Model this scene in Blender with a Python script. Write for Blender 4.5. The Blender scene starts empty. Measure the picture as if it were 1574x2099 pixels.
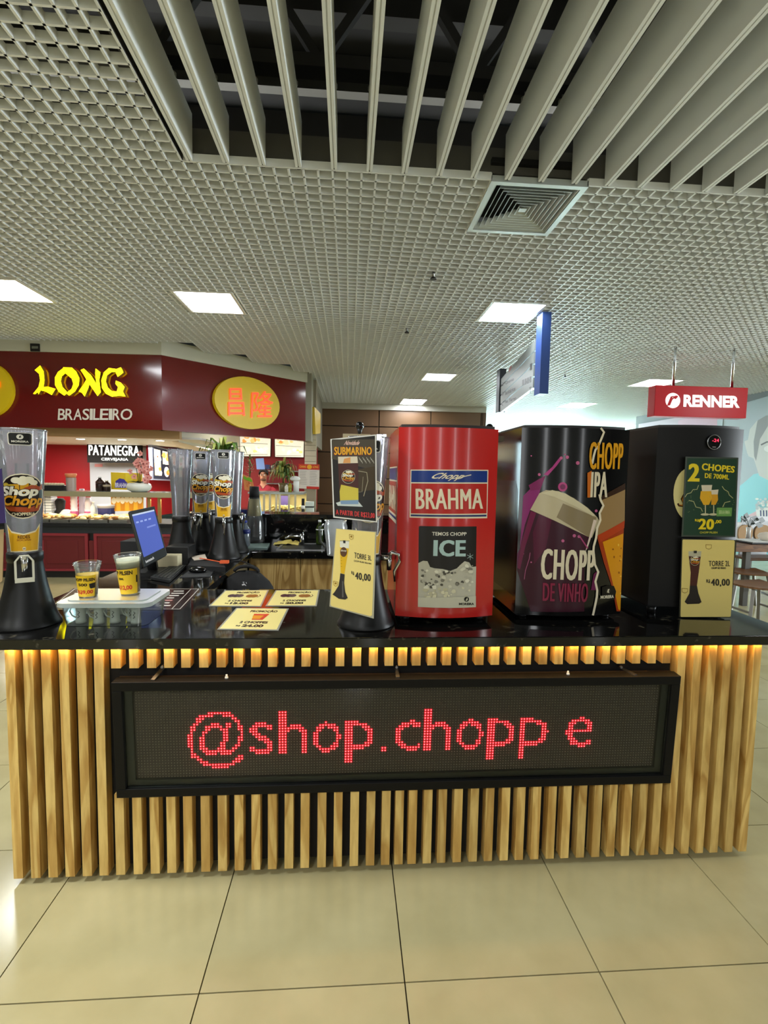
import bpy, bmesh, math, random
from mathutils import Vector, Matrix, noise
from mathutils.geometry import tessellate_polygon
random.seed(7)
S = bpy.context.scene
COL = S.collection

# ------------------------------------------------------------------ camera
FPX, CX, CY = 1030.2, 787.0, 1049.5            # focal length and centre for the 1574x2099 frame
CAM = Vector((0, 0, 1.5))
def _axes(yaw, pitch, roll):
    f = Vector((math.sin(yaw), math.cos(yaw), 0)); r = Vector((math.cos(yaw), -math.sin(yaw), 0)); u = Vector((0, 0, 1))
    c, s = math.cos(pitch), math.sin(pitch); f, u = f*c+u*s, u*c-f*s
    c, s = math.cos(roll), math.sin(roll); r, u = r*c+u*s, u*c-r*s
    return r, u, f
RX, UX, FX = _axes(.0715, -.0763, .018)
cam_d = bpy.data.cameras.new('camera'); cam = bpy.data.objects.new('camera', cam_d); COL.objects.link(cam)
cam_d.sensor_fit = 'VERTICAL'; cam_d.sensor_height = 24; cam_d.lens = 24*FPX/2099; cam_d.clip_start = .05; cam_d.clip_end = 100
m = Matrix((RX, UX, -FX)).transposed().to_4x4(); m.translation = CAM; cam.matrix_world = m
S.camera = cam
S.view_settings.view_transform = 'Standard'; S.view_settings.look = 'None'; S.view_settings.gamma = 1
S.view_settings.use_curve_mapping = False
S.view_settings.exposure = 0.58
# ------------------------------------------------------------------ world and lamps
W = bpy.data.worlds.new('hall_air'); S.world = W; W.use_nodes = True
W.node_tree.nodes['Background'].inputs[0].default_value = (.85, .92, 1, 1)
W.node_tree.nodes['Background'].inputs[1].default_value = .25
PANEL_W = 20.0
def area_lamp(name, loc, size, power, col=(.95, .98, 1), rot=(0, 0, 0), sy=None):
    l = bpy.data.lights.new(name, 'AREA'); l.energy = power; l.color = col; l.size = size
    if sy: l.shape = 'RECTANGLE'; l.size_y = sy
    o = bpy.data.objects.new(name, l); COL.objects.link(o); o.location = loc; o.rotation_euler = rot
    return o
# ceiling panels of the hall that lie outside the frame
for i, (x, y) in enumerate([(-1.44, 1.55), (-1.44, -1.9), (-4.6, 1.8), (-4.6, -1.9), (5.9, -2.4), (5.6, 1.8), (8.2, 1.6), (0.2, -5.6)]):
    area_lamp('hall_panel_lamp', (x, y, 3.2), .6, 46)
# added unseen lamps: side light from the right, rear strips shaped for streak reflections
area_lamp('added_daylight', (13.6, 3.0, 1.4), 4.8, 1000, (.86, .95, 1), (math.pi/2+.35, 0, math.pi/2), sy=3)
for x in (-5.2, -2.4, .6, 3.4, 6.4): area_lamp('added_daylight', (x, -8.6, 1.6), .35, 13, (.95, .98, 1), (math.pi/2, 0, 0), sy=2.8)

def ray(x, y): return RX*((x-CX)/FPX) - UX*((y-CY)/FPX) + FX
def at_z(x, y, z): d = ray(x, y); return CAM + d*((z-CAM.z)/d.z)
def at_y(x, y, Y): d = ray(x, y); return CAM + d*(Y/d.y)
def at_plane(x, y, P, N): d = ray(x, y); return CAM + d*((Vector(P)-CAM).dot(Vector(N))/d.dot(Vector(N)))
def crop(x0, y0, s): return lambda x, y: (x0+x*s, y0+y*s)
# ------------------------------------------------------------------ materials
def lin(c): return tuple(((v/255)/12.92 if v/255 <= .04045 else ((v/255+.055)/1.055)**2.4) for v in c[:3])
_M = {}
def mat(c, rough=.5, metal=0, emit=0, ecol=None, coat=0, spec=.5, name=None):
    k = (tuple(c), rough, metal, emit, ecol, coat, spec, name)
    if k in _M: return _M[k]
    M = bpy.data.materials.new(name or 'paint'); M.use_nodes = True; b = M.node_tree.nodes['Principled BSDF']
    b.inputs['Base Color'].default_value = (*lin(c), 1); b.inputs['Roughness'].default_value = rough
    b.inputs['Metallic'].default_value = metal; b.inputs['Specular IOR Level'].default_value = spec
    if coat: b.inputs['Coat Weight'].default_value = coat; b.inputs['Coat Roughness'].default_value = .05
    if emit: b.inputs['Emission Color'].default_value = (*lin(ecol or c), 1); b.inputs['Emission Strength'].default_value = emit
    _M[k] = M
    return M
def nodemat(name): 
    M = bpy.data.materials.new(name); M.use_nodes = True; nt = M.node_tree
    return M, nt, nt.nodes['Principled BSDF'], lambda t, **k: _nn(nt, t, k)
def _nn(nt, t, k):
    n = nt.nodes.new(t)
    for a, b in k.items():
        if a.startswith('i_'):
            key = a[2:]; n.inputs[int(key) if key.isdigit() else key.replace('_', ' ')].default_value = b
        else: setattr(n, a, b)
    return n
def ramp(nt, stops):
    n = nt.nodes.new('ShaderNodeValToRGB'); r = n.color_ramp
    while len(r.elements) < len(stops): r.elements.new(.5)
    for e, (p, c) in zip(r.elements, stops): e.position = p; e.color = (*lin(c), 1)
    return n
def clear_mat(name, tint=(235, 240, 240), haze=.12, rough=.05, hazecol=(230, 232, 232), ior=1.45):
    """clear plastic or glass: a real pane that reflects, tints and hazes what lies behind it"""
    M = bpy.data.materials.new(name); M.use_nodes = True; nt = M.node_tree; nt.nodes.clear()
    out = _nn(nt, 'ShaderNodeOutputMaterial', {}); tr = _nn(nt, 'ShaderNodeBsdfTransparent', {'i_0': (*lin(tint), 1)})
    gl = _nn(nt, 'ShaderNodeBsdfGlossy', {'i_0': (1, 1, 1, 1), 'i_Roughness': rough}); df = _nn(nt, 'ShaderNodeBsdfDiffuse', {'i_0': (*lin(hazecol), 1)})
    tl = _nn(nt, 'ShaderNodeBsdfTranslucent', {'i_0': (*lin(hazecol), 1)})
    m0 = _nn(nt, 'ShaderNodeMixShader', {'i_0': .5}); m1 = _nn(nt, 'ShaderNodeMixShader', {'i_0': haze}); m2 = _nn(nt, 'ShaderNodeMixShader', {})
    fr = _nn(nt, 'ShaderNodeFresnel', {'i_IOR': ior}); L = nt.links.new
    L(df.outputs[0], m0.inputs[1]); L(tl.outputs[0], m0.inputs[2]); L(tr.outputs[0], m1.inputs[1]); L(m0.outputs[0], m1.inputs[2])
    L(fr.outputs[0], m2.inputs[0]); L(m1.outputs[0], m2.inputs[1]); L(gl.outputs[0], m2.inputs[2]); L(m2.outputs[0], out.inputs[0])
    return M
def wood_mat(name, light, dark, scale=1.0, vert=True, rough=.42, grain=7.):
    M, nt, b, N = nodemat(name); L = nt.links.new
    tc = N('ShaderNodeTexCoord'); oi = N('ShaderNodeObjectInfo'); mp = N('ShaderNodeMapping')
    mp.inputs['Scale'].default_value = (scale*9, scale*9, scale*1.3) if vert else (scale*1.3, scale*9, scale*9)
    ad = N('ShaderNodeVectorMath', operation='ADD'); cm = N('ShaderNodeCombineXYZ'); ml = N('ShaderNodeMath', operation='MULTIPLY', i_1=37.)
    L(oi.outputs['Random'], ml.inputs[0])
    for i in range(3): L(ml.outputs[0], cm.inputs[i])
    L(tc.outputs['Object'], mp.inputs[0]); L(mp.outputs[0], ad.inputs[0]); L(cm.outputs[0], ad.inputs[1])
    n1 = N('ShaderNodeTexNoise', i_Scale=1.0, i_Detail=1.2, i_Distortion=.9); L(ad.outputs[0], n1.inputs['Vector'])
    w = N('ShaderNodeMath', operation='MULTIPLY', i_1=grain); fr = N('ShaderNodeMath', operation='FRACT'); L(n1.outputs[0], w.inputs[0]); L(w.outputs[0], fr.inputs[0])
    n2 = N('ShaderNodeTexNoise', i_Scale=6., i_Detail=4.); L(ad.outputs[0], n2.inputs['Vector'])
    mid = tuple((a+c)/2 for a, c in zip(light, dark))
    r = ramp(nt, [(0, dark), (.07, mid), (.16, light), (.55, light), (.66, mid), (.97, dark)]); L(fr.outputs[0], r.inputs[0])
    r2 = ramp(nt, [(.3, (225, 215, 200)), (.65, (255, 255, 255))]); L(n2.outputs[0], r2.inputs[0])
    mx = N('ShaderNodeMix', data_type='RGBA', blend_type='MULTIPLY'); mx.inputs[0].default_value = 1
    L(r.outputs[0], mx.inputs[6]); L(r2.outputs[0], mx.inputs[7])
    hs = N('ShaderNodeHueSaturation'); mr = N('ShaderNodeMapRange', i_3=.86, i_4=1.08); L(oi.outputs['Random'], mr.inputs[0]); L(mr.outputs[0], hs.inputs['Value']); L(mx.outputs[2], hs.inputs['Color'])
    L(hs.outputs[0], b.inputs['Base Color']); b.inputs['Roughness'].default_value = rough
    return M
def speck_mat(name, base, speck, amount, scale, rough):
    M, nt, b, N = nodemat(name); L = nt.links.new
    ge = N('ShaderNodeNewGeometry'); v = N('ShaderNodeTexVoronoi', i_Scale=scale); n = N('ShaderNodeTexNoise', i_Scale=scale*.45, i_Detail=4.)
    L(ge.outputs['Position'], v.inputs['Vector']); L(ge.outputs['Position'], n.inputs['Vector'])
    r = ramp(nt, [(amount, base), (amount+.1, speck)]); L(n.outputs[0], r.inputs[0]); L(r.outputs[0], b.inputs['Base Color'])
    b.inputs['Roughness'].default_value = rough
    return M
BLACK = mat((14, 14, 14), .45, name='black_paint'); MATTE = mat((9, 9, 9), .8, name='matte_black')
WHITE = mat((225, 225, 220), .5, name='white_paint'); CHROME = mat((200, 200, 200), .18, 1, name='chrome'); STEEL = mat((150, 150, 150), .35, 1, name='steel')
GLASS = clear_mat('glass_pane', haze=.02)
TUBE = clear_mat('tower_plastic', tint=(225, 226, 232), haze=.20, hazecol=(244, 244, 246)); CUPM = clear_mat('cup_plastic', haze=.07, rough=.15)
BOXM = clear_mat('storage_plastic', tint=(225, 232, 232), haze=.12, rough=.1, hazecol=(235, 242, 236))
SLAT = wood_mat('pine_slat', (242, 208, 128), (208, 164, 86), grain=4.); PANELW = wood_mat('pine_panel', (196, 166, 104), (150, 118, 62), .7, grain=9.)
TABLEW = wood_mat('table_wood', (122, 82, 46), (86, 54, 28), 1, False)
GRANITE = speck_mat('black_granite', (13, 13, 12), (80, 76, 62), .62, 60, .06)
# ------------------------------------------------------------------ mesh builder
_MW = {}
class MB:
    def __init__(s): s.v = []; s.f = []; s.m = []; s.sm = []
    def add(s, vs, fs, mi=0, smooth=False):
        o = len(s.v); s.v += [Vector(p) for p in vs]
        for f in fs: s.f.append([i+o for i in f]); s.m.append(mi); s.sm.append(smooth)
        return s
    def hexa(s, p, mi=0):   # 8 corners: bottom ring 0-3, top ring 4-7 (counter-clockwise from above)
        return s.add(p, [(3, 2, 1, 0), (4, 5, 6, 7), (0, 1, 5, 4), (1, 2, 6, 5), (2, 3, 7, 6), (3, 0, 4, 7)], mi)
    def box(s, x0, y0, z0, x1, y1, z1, mi=0):
        return s.hexa([(x0, y0, z0), (x1, y0, z0), (x1, y1, z0), (x0, y1, z0), (x0, y0, z1), (x1, y0, z1), (x1, y1, z1), (x0, y1, z1)], mi)
    def obox(s, M, sx, sy, sz, mi=0):
        return s.hexa([M @ Vector(p) for p in ((-sx/2, -sy/2, 0), (sx/2, -sy/2, 0), (sx/2, sy/2, 0), (-sx/2, sy/2, 0), (-sx/2, -sy/2, sz), (sx/2, -sy/2, sz), (sx/2, sy/2, sz), (-sx/2, sy/2, sz))], mi)
    def bar(s, a, b, w, h=None, mi=0):
        a, b = Vector(a), Vector(b); d = b-a; q = d.to_track_quat('Z', 'Y').to_matrix().to_4x4(); q.translation = a
        return s.obox(q, w, h or w, d.length, mi)
    def slab(s, c, n, t, mi=0):  # four corners extruded by t along n
        c = [Vector(p) for p in c]; n = Vector(n)*t
        return s.hexa([p+n for p in c]+c, mi) if False else s.add(c+[p+n for p in c], [(0, 1, 2, 3), (7, 6, 5, 4), (0, 4, 5, 1), (1, 5, 6, 2), (2, 6, 7, 3), (3, 7, 4, 0)], mi)
    def lathe(s, prof, n=24, c=(0, 0, 0), mi=0, smooth=True, cap=True, M=None):
        vs = []; fs = []; c = Vector(c)
        for r, z in prof:
            for i in range(n):
                a = 2*math.pi*i/n; p = Vector((r*math.cos(a), r*math.sin(a), z)); vs.append((M @ p if M else p)+c)
        for j in range(len(prof)-1):
            for i in range(n): k = (i+1) % n; fs.append((j*n+i, j*n+k, (j+1)*n+k, (j+1)*n+i))
        s.add(vs, fs, mi, smooth)
        if cap:
            o = len(s.v)-len(vs); s.f.append([o+i for i in range(n)][::-1]); s.m.append(mi); s.sm.append(False)
            s.f.append([o+(len(prof)-1)*n+i for i in range(n)]); s.m.append(mi); s.sm.append(False)
        return s
    def cyl(s, a, b, r0, r1=None, n=16, mi=0, smooth=True):
        a, b = Vector(a), Vector(b); q = (b-a).to_track_quat('Z', 'Y').to_matrix()
        return s.lathe([(r0, 0), (r0 if r1 is None else r1, (b-a).length)], n, a, mi, smooth, True, q)
    def tube(s, pts, r, n=8, mi=0):
        pts = [Vector(p) for p in pts]; vs = []; fs = []; up = Vector((.31, .2, .93))
        for i, p in enumerate(pts):
            d = (pts[min(i+1, len(pts)-1)]-pts[max(i-1, 0)]).normalized(); x = d.cross(up).normalized(); y = d.cross(x); rr = r[i] if isinstance(r, (list, tuple)) else r
            vs += [p+x*rr*math.cos(2*math.pi*k/n)+y*rr*math.sin(2*math.pi*k/n) for k in range(n)]
        for j in range(len(pts)-1):
            for k in range(n): l = (k+1) % n; fs.append((j*n+k, j*n+l, (j+1)*n+l, (j+1)*n+k))
        fs.append(list(range(n))[::-1]); fs.append([(len(pts)-1)*n+k for k in range(n)])
        return s.add(vs, fs, mi, True)
    def ball(s, c, r, n=12, mi=0, sc=(1, 1, 1)):
        h = n//2; pr = [(r*math.sin(math.pi*j/h), -r*math.cos(math.pi*j/h)) for j in range(h+1)]; pr[0] = (r*.02, -r); pr[-1] = (r*.02, r)
        return s.lathe(pr, n, c, mi, True, True, Matrix.Diagonal(sc))
    def prism(s, poly, z0, z1, mi=0, smooth=False):
        n = len(poly); s.add([(x, y, z0) for x, y in poly]+[(x, y, z1) for x, y in poly], [(i, (i+1) % n, n+(i+1) % n, n+i) for i in range(n)], mi, smooth)
        return s.add([(x, y, z0) for x, y in poly]+[(x, y, z1) for x, y in poly], [tuple(range(n))[::-1], tuple(range(n, 2*n))], mi)
    def mesh(s, name, mats):
        me = bpy.data.meshes.new(name); me.from_pydata([tuple(p) for p in s.v], [], s.f)
        for mm in (mats if isinstance(mats, (list, tuple)) else [mats]): me.materials.append(mm)
        me.polygons.foreach_set('material_index', s.m); me.polygons.foreach_set('use_smooth', s.sm); me.update()
        return me
    def build(s, name, mats, parent=None, bevel=0, fix=True):
        if parent is not None:
            inv = _MW[parent.name].inverted(); s.v = [inv @ p for p in s.v]
        me = s.mesh(name, mats)
        if fix:
            bm = bmesh.new(); bm.from_mesh(me); bmesh.ops.recalc_face_normals(bm, faces=bm.faces); bm.to_mesh(me); bm.free()
        o = bpy.data.objects.new(name, me); COL.objects.link(o)
        if parent is not None: o.parent = parent; _MW[o.name] = _MW[parent.name]
        else: _MW[o.name] = Matrix.Identity(4)
        if bevel:
            b = o.modifiers.new('edge', 'BEVEL'); b.width = bevel; b.segments = 2; b.limit_method = 'ANGLE'; b.angle_limit = .7
        return o
def tag(o, label, cat, group=None, kind=None):
    if label: o['label'] = label
    if cat: o['category'] = cat
    if group: o['group'] = group
    if kind: o['kind'] = kind
    return o
def thing(name, label, cat, loc=(0, 0, 0), rz=0, group=None, rot=None):
    o = bpy.data.objects.new(name, None); COL.objects.link(o); o.location = loc; o.rotation_euler = rot or (0, 0, rz); o.empty_display_size = .05
    _MW[o.name] = Matrix.Translation(loc) @ o.rotation_euler.to_matrix().to_4x4()
    return tag(o, label, cat, group)
def structure(o): o['kind'] = 'structure'; return o
def stuff(o): o['kind'] = 'stuff'; return o
def inst(name, me, parent, loc=(0, 0, 0)):
    o = bpy.data.objects.new(name, me); COL.objects.link(o); o.parent = parent; o.location = loc; return o
def copy_thing(root, loc, rz=None, label=None):
    r = root.copy(); COL.objects.link(r); r.location = loc
    if rz is not None: r.rotation_euler = (0, 0, rz)
    if label: r['label'] = label
    for ch in list(root.children):
        c = ch.copy(); COL.objects.link(c); c.parent = r
        for g in list(ch.children): d = g.copy(); COL.objects.link(d); d.parent = c
    _MW[r.name] = Matrix.Translation(loc) @ r.rotation_euler.to_matrix().to_4x4()
    return r
# ------------------------------------------------------------------ flat print (lettering, stickers, posters)
_T = {}
def glyphs(t, bold=0, space=1.0):
    k = (t, bold, space)
    if k not in _T:
        c = bpy.data.curves.new('t', 'FONT'); c.body = t; c.size = 1; c.resolution_u = 3; c.offset = bold; c.space_character = space
        o = bpy.data.objects.new('t', c); me = bpy.data.meshes.new_from_object(o)
        vs = [(v.co.x, v.co.y) for v in me.vertices]; fs = [tuple(p.vertices) for p in me.polygons]
        bpy.data.objects.remove(o); bpy.data.meshes.remove(me); bpy.data.curves.remove(c)
        _T[k] = (vs, fs)
    return _T[k]
def circ(x, y, r, ry=None, n=28, a0=0, a1=360):
    return [(x+r*math.cos(math.radians(a0+(a1-a0)*i/n)), y+(ry or r)*math.sin(math.radians(a0+(a1-a0)*i/n))) for i in range(n if abs(a1-a0) == 360 else n+1)]
def rrect(x0, y0, x1, y1, r, n=5):
    out = []
    for cx, cy, a in ((x1-r, y1-r, 0), (x0+r, y1-r, 90), (x0+r, y0+r, 180), (x1-r, y0+r, 270)):
        out += [(cx+r*math.cos(math.radians(a+90*i/n)), cy+r*math.sin(math.radians(a+90*i/n))) for i in range(n+1)]
    return out
def stroke(pts, w):
    L = []; R = []
    for i, p in enumerate(pts):
        a = pts[max(i-1, 0)]; b = pts[min(i+1, len(pts)-1)]; dx, dy = b[0]-a[0], b[1]-a[1]; l = math.hypot(dx, dy) or 1
        L.append((p[0]-dy/l*w/2, p[1]+dx/l*w/2)); R.append((p[0]+dy/l*w/2, p[1]-dx/l*w/2))
    return [[L[i], L[i+1], R[i+1], R[i]] for i in range(len(pts)-1)]
class Print:
    """flat shapes in (u, v) metres on a surface; inv turns a photo point into (u, v) of that surface"""
    def __init__(s, inv=None): s.items = []; s.inv = inv; s.lay = 0; s.k = None
    def q(s, p): 
        if s.k: p = s.k(*p)
        return s.inv(*p) if s.inv else p
    def poly(s, pts, col, lay=None, **mk):
        pts = [s.q(p) for p in pts]
        tr = tessellate_polygon([[Vector((x, y, 0)) for x, y in pts]])
        s.items.append((pts, [tuple(t) for t in tr], col, (s.lay if lay is None else lay)+.05*len(s.items), mk)); return s
    def strokes(s, pts, w, col, lay=None, **mk):
        for qd in stroke(pts, w): s.poly(qd, col, lay, **mk)
        return s
    def text(s, t, box, col, lay=None, bold=.02, shear=0, fat=0, **mk):
        """fit t into box (x0, y0, x1, y1): left/top to right/bottom in print coordinates (photo pixels when inv is set)"""
        vs, fs = glyphs(t, bold, 1+fat*2.4)
        if not vs: return s
        xs = [v[0] for v in vs]; ys = [v[1] for v in vs]; ax, bx, ay, by = min(xs), max(xs), min(ys), max(ys)
        if not isinstance(box[0], (tuple, list)): x0, y0, x1, y1 = box; C = [(x0, y0), (x1, y0), (x1, y1), (x0, y1)]
        else: C = box                                            # four corners: top-left, top-right, bottom-right, bottom-left
        C = [Vector(s.q(p)) for p in C]; ax -= fat; bx += fat
        for dx in ((-fat, 0, fat) if fat else (0,)):
          pts = []
          for x, y in vs:
            a = (x+dx-ax)/(bx-ax); b = (y-ay)/(by-ay); a2 = a+shear*(b-.5)
            pts.append(tuple((C[0]*(1-a2)+C[1]*a2)*b + (C[3]*(1-a2)+C[2]*a2)*(1-b)))
          s.items.append((pts, fs, col, (s.lay if lay is None else lay)+.05*len(s.items), mk))
        return s
    def build(s, name, parent, fn, step=None, gap=.0004, rough=.4):
        mats = []; V = []; F = []; MI = []
        for pts, fs, col, lay, mk in s.items:
            mm = mat(col, **{**dict(rough=rough, spec=.3, name='ink'), **mk})
            if mm not in mats: mats.append(mm)
            mi = mats.index(mm); vv = [Vector((x, y, 0)) for x, y in pts]; ff = fs
            if step:
                bm = bmesh.new(); bv = [bm.verts.new(p) for p in vv]
                for f in fs:
                    try: bm.faces.new([bv[i] for i in f])
                    except ValueError: pass
                a = min(p.x for p in vv); b = max(p.x for p in vv); x = math.ceil(a/step)*step
                while x < b:
                    bmesh.ops.bisect_plane(bm, geom=bm.verts[:]+bm.edges[:]+bm.faces[:], plane_co=(x, 0, 0), plane_no=(1, 0, 0)); x += step
                bm.verts.index_update(); vv = [v.co.copy() for v in bm.verts]; ff = [[v.index for v in f.verts] for f in bm.faces]; bm.free()
            o = len(V); V += [fn(p.x, p.y, gap*(lay+1)) for p in vv]
            for f in ff: F.append([i+o for i in f]); MI.append(mi)
        inv = _MW[parent.name].inverted(); me = bpy.data.meshes.new(name); me.from_pydata([tuple(inv @ Vector(p)) for p in V], [], F)
        for mm in mats: me.materials.append(mm)
        me.polygons.foreach_set('material_index', MI); me.update()
        o = bpy.data.objects.new(name, me); COL.objects.link(o); o.parent = parent; _MW[o.name] = _MW[parent.name]
        return o
def flat(O, U, V):
    """surface map of a plane through O with axes U (right), V (up); returns fn, inv"""
    O, U, V = Vector(O), Vector(U).normalized(), Vector(V).normalized(); N = U.cross(V)
    def inv(x, y): p = at_plane(x, y, O, N)-O; return (p.dot(U), p.dot(V))
    return (lambda u, v, h: O+U*u+V*v+N*h), inv, N
# ------------------------------------------------------------------ the hall: floor
ZC = 3.222
def tile_mat():
    M, nt, b, N = nodemat('porcelain'); L = nt.links.new
    ge = N('ShaderNodeNewGeometry'); oi = N('ShaderNodeObjectInfo'); n = N('ShaderNodeTexNoise', i_Scale=5., i_Detail=4.)
    L(ge.outputs['Position'], n.inputs['Vector']); r = ramp(nt, [(.3, (176, 167, 124)), (.7, (188, 179, 136))]); L(n.outputs[0], r.inputs[0])
    hs = N('ShaderNodeHueSaturation'); mr = N('ShaderNodeMapRange', i_3=.95, i_4=1.04); L(oi.outputs['Random'], mr.inputs[0]); L(mr.outputs[0], hs.inputs['Value']); L(r.outputs[0], hs.inputs['Color'])
    L(hs.outputs[0], b.inputs['Base Color']); b.inputs['Roughness'].default_value = .16; b.inputs['Specular IOR Level'].default_value = .5
    return M
TILE = tile_mat(); TS = .595; TX0, TY0 = -.4103, 1.3669
floor = structure(MB().box(-12, -9, -.06, 14, 24, -.012).build('floor', mat((60, 52, 40), .7, name='grout')))
tl = []
for i in range(-19, 24):
    for j in range(-17, 38):
        x, y = TX0+i*TS, TY0+j*TS
        cx, cy = x+TS/2, y+TS/2
        vis = cy > .9 and -.80 < (cx-.07*cy)/max(cy+.6, .1) < .95
        hidden = -1.2 < cx < 1.5 and 1.9 < cy < 6
        tl.append(((0 if vis and not hidden else 1, math.hypot(cx, cy)), x, y))
tl.sort()
tm = MB().box(.002, .002, -.012, TS-.002, TS-.002, 0).mesh('tile', TILE)
for k, x, y in tl[:290]: inst('tile', tm, floor, (x, y, 0))
rest = MB()
for k, x, y in tl[290:]: rest.box(x+.002, y+.002, -.012, x+TS-.002, y+TS-.002, 0)
stuff(rest.build('tile', TILE, floor, fix=False))
# ------------------------------------------------------------------ ceiling: open-cell grid
def grid_mat():
    M, nt, b, N = nodemat('grid_enamel'); b.inputs['Base Color'].default_value = (*lin((230, 232, 230)), 1); b.inputs['Roughness'].default_value = .45
    return M
GRID = grid_mat(); P = .084; GX0, GY0 = -.954, 3.03; BW = .0057; BH = .043
LIGHTS = [(-1.745, 5.11, .60, .68), (1.398, 5.045, .59, .655), (1.288, 8.66, .57, .67), (1.218, 11.66, .60, .93), (5.19, 8.53, .66, .74), (5.13, 11.49, .66, .86), (5.2, 14.9, .66, .8), (-3.68, 5.0, .61, .66)]
VENT = (.812, 3.03, .588, .62)
A0, A1, A2 = Vector((-9.5, 7.52, 0)), Vector((-2.594, 7.27, 0)), Vector((-.689, 9.13, 0))
def keep(x, y):
    if x > -.954 and y < 3.03: return False
    if VENT[0] < x < VENT[0]+VENT[2] and VENT[1] < y < VENT[1]+VENT[3]: return False
    for lx, ly, w, d in LIGHTS:
        if lx < x < lx+w and ly < y < ly+d: return False
    if x < A1.x: return y < 7.28
    if x < A2.x:
        q = .588; x0 = math.floor((x-GX0)/q)*q+GX0; y1 = math.ceil((y-GY0)/q)*q+GY0
        dx, dy = A2.x-A1.x, A2.y-A1.y
        if dx*(y1-A1.y)-dy*(x0-A1.x) > 0.25: return False
    if x < 3.40: return y < 12.62
    return x < 9.5 and y < 19.4
XI = range(-75, 126); YJ = range(-22, 196)
K = {(i, j): keep(GX0+(i+.5)*P, GY0+(j+.5)*P) for i in XI for j in YJ}
def runs(flags):
    out = []; st = None
    for k, f in flags:
        if f and st is None: st = k
        if not f and st is not None: out.append((st, k)); st = None
    if st is not None: out.append((st, flags[-1][0]+1))
    return out
blades = []
for i in XI:
    rr = runs([(j, K.get((i, j), False) or K.get((i-1, j), False)) for j in YJ])
    if rr: blades.append((abs(i*P-1.2)*.8+.3, [(GX0+i*P-BW, GY0+a*P, GX0+i*P+BW, GY0+b*P) for a, b in rr]))
for j in YJ:
    rr = runs([(i, K.get((i, j), False) or K.get((i, j-1), False)) for i in XI])
    if rr: blades.append((max(0, j*P)*.75, [(GX0+a*P, GY0+j*P-BW, GX0+b*P, GY0+j*P+BW) for a, b in rr]))
blades.sort(key=lambda t: t[0])
ceiling = structure(MB().box(-12, -9, 5.0, 14, 24, 5.1).build('ceiling', mat((40, 39, 37), .9, name='roof_sheet')))
far = MB()
for n, (d, bs) in enumerate(blades):
    q = MB() if n < 290 else far
    for a in bs: q.box(a[0], a[1], ZC, a[2], a[3], ZC+BH-.001*(n % 2))
    if n < 290: q.build('grid_blade', GRID, ceiling, fix=False)
stuff(far.build('grid_blade', GRID, ceiling, fix=False))
# the rest of the hall ceiling behind the frame: plain panels of the same grid, too far round to be seen
stuff(MB().box(-9, -8.5, ZC, -1.0, 1.1, ZC+.02).build('grid_panel', GRID, ceiling, fix=False))
# rim of the opening, roof purlins, trusses and hanging rails above the baffles
rim = MB(); rim.box(-1.0, 3.06, ZC+.055, 9.4, 3.09, ZC+.20); rim.box(-1.0, -3.5, ZC+.055, -.975, 3.06, ZC+.20)
structure(rim.build('trim_1', mat((92, 90, 84), .6, name='opening_rim')))
structure(MB().box(-.953, -3.5, ZC+.002, -.944, 3.02, ZC+.05).build('trim_2', BLACK))
GREYB = mat((126, 123, 116), .8, name='roof_steel'); DKB = mat((52, 50, 47), .8, name='dark_steel')
for k, y in enumerate([-.4, .3, 1.0, 1.7, 2.4, 3.1, 3.8, 4.5, 5.2]):
    MB().box(-4, y, 4.72, 9, y+.12, 4.98).build('purlin', GREYB if k % 2 else DKB, ceiling, fix=False)
for k, y in enumerate([1.1, 3.2]):
    tr = MB(); tr.box(-4, y, 3.9, 9, y+.08, 3.98); tr.box(-4, y, 4.6, 9, y+.08, 4.68)
    for q in range(14):
        x = -4+q*.95; tr.bar((x, y+.04, 3.95), (x+.47, y+.04, 4.64), .05); tr.bar((x+.47, y+.04, 4.64), (x+.95, y+.04, 3.95), .05)
    tr.build('roof_truss', DKB, ceiling, fix=False)
pipe = MB().cyl((-3, 2.3, 4.25), (9, 2.55, 4.25), .05, n=10); pipe.cyl((-3, .7, 4.4), (9, .5, 4.4), .07, n=10)
pipe.build('duct_pipe', mat((52, 50, 46), .7, name='duct'), ceiling)
MB().box(-.93, 2.73, ZC+.262, 9, 2.79, ZC+.33).build('hanging_rail', MATTE, ceiling, fix=False)
MB().box(-.93, .4, ZC+.262, 9, .46, ZC+.33).build('hanging_rail', MATTE, ceiling, fix=False)
# ------------------------------------------------------------------ baffles
BAF = mat((226, 228, 225), .68, name='baffle_enamel'); HB = .25
bm_ = MB()
bm_.box(-.017, -2.6, .006, .017, 0, HB); bm_.box(-.017, -2.6, 0, -.003, 0, .006); bm_.box(.003, -2.6, 0, .017, 0, .006)
BAFM = bm_.mesh('baffle', BAF)
cap_ = MB().box(-.010, 0, .004, .010, .03, .034).mesh('end_clip', BLACK)
hk_ = MB().cyl((0, -.27, HB-.005), (0, -.27, HB+.03), .022, n=10).mesh('hanger', mat((150, 148, 140), .4, .6, name='hanger'))
nb = 27
ORD = 'first second third fourth fifth sixth seventh eighth ninth tenth eleventh twelfth thirteenth fourteenth fifteenth sixteenth seventeenth eighteenth nineteenth twentieth twenty-first twenty-second twenty-third twenty-fourth twenty-fifth twenty-sixth twenty-seventh'.split()
for k in range(nb):
    x = -.9085+.2012*k
    t = thing('ceiling_baffle', f'{ORD[k]} grey metal baffle from the left end of the dark ceiling opening', 'baffle', (x, 3.02-.0002*k, ZC), 0, 'grey baffles hung in the ceiling opening')
    inst('blade', BAFM, t); inst('end_clip', cap_, t); inst('hanger', hk_, t)
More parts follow.
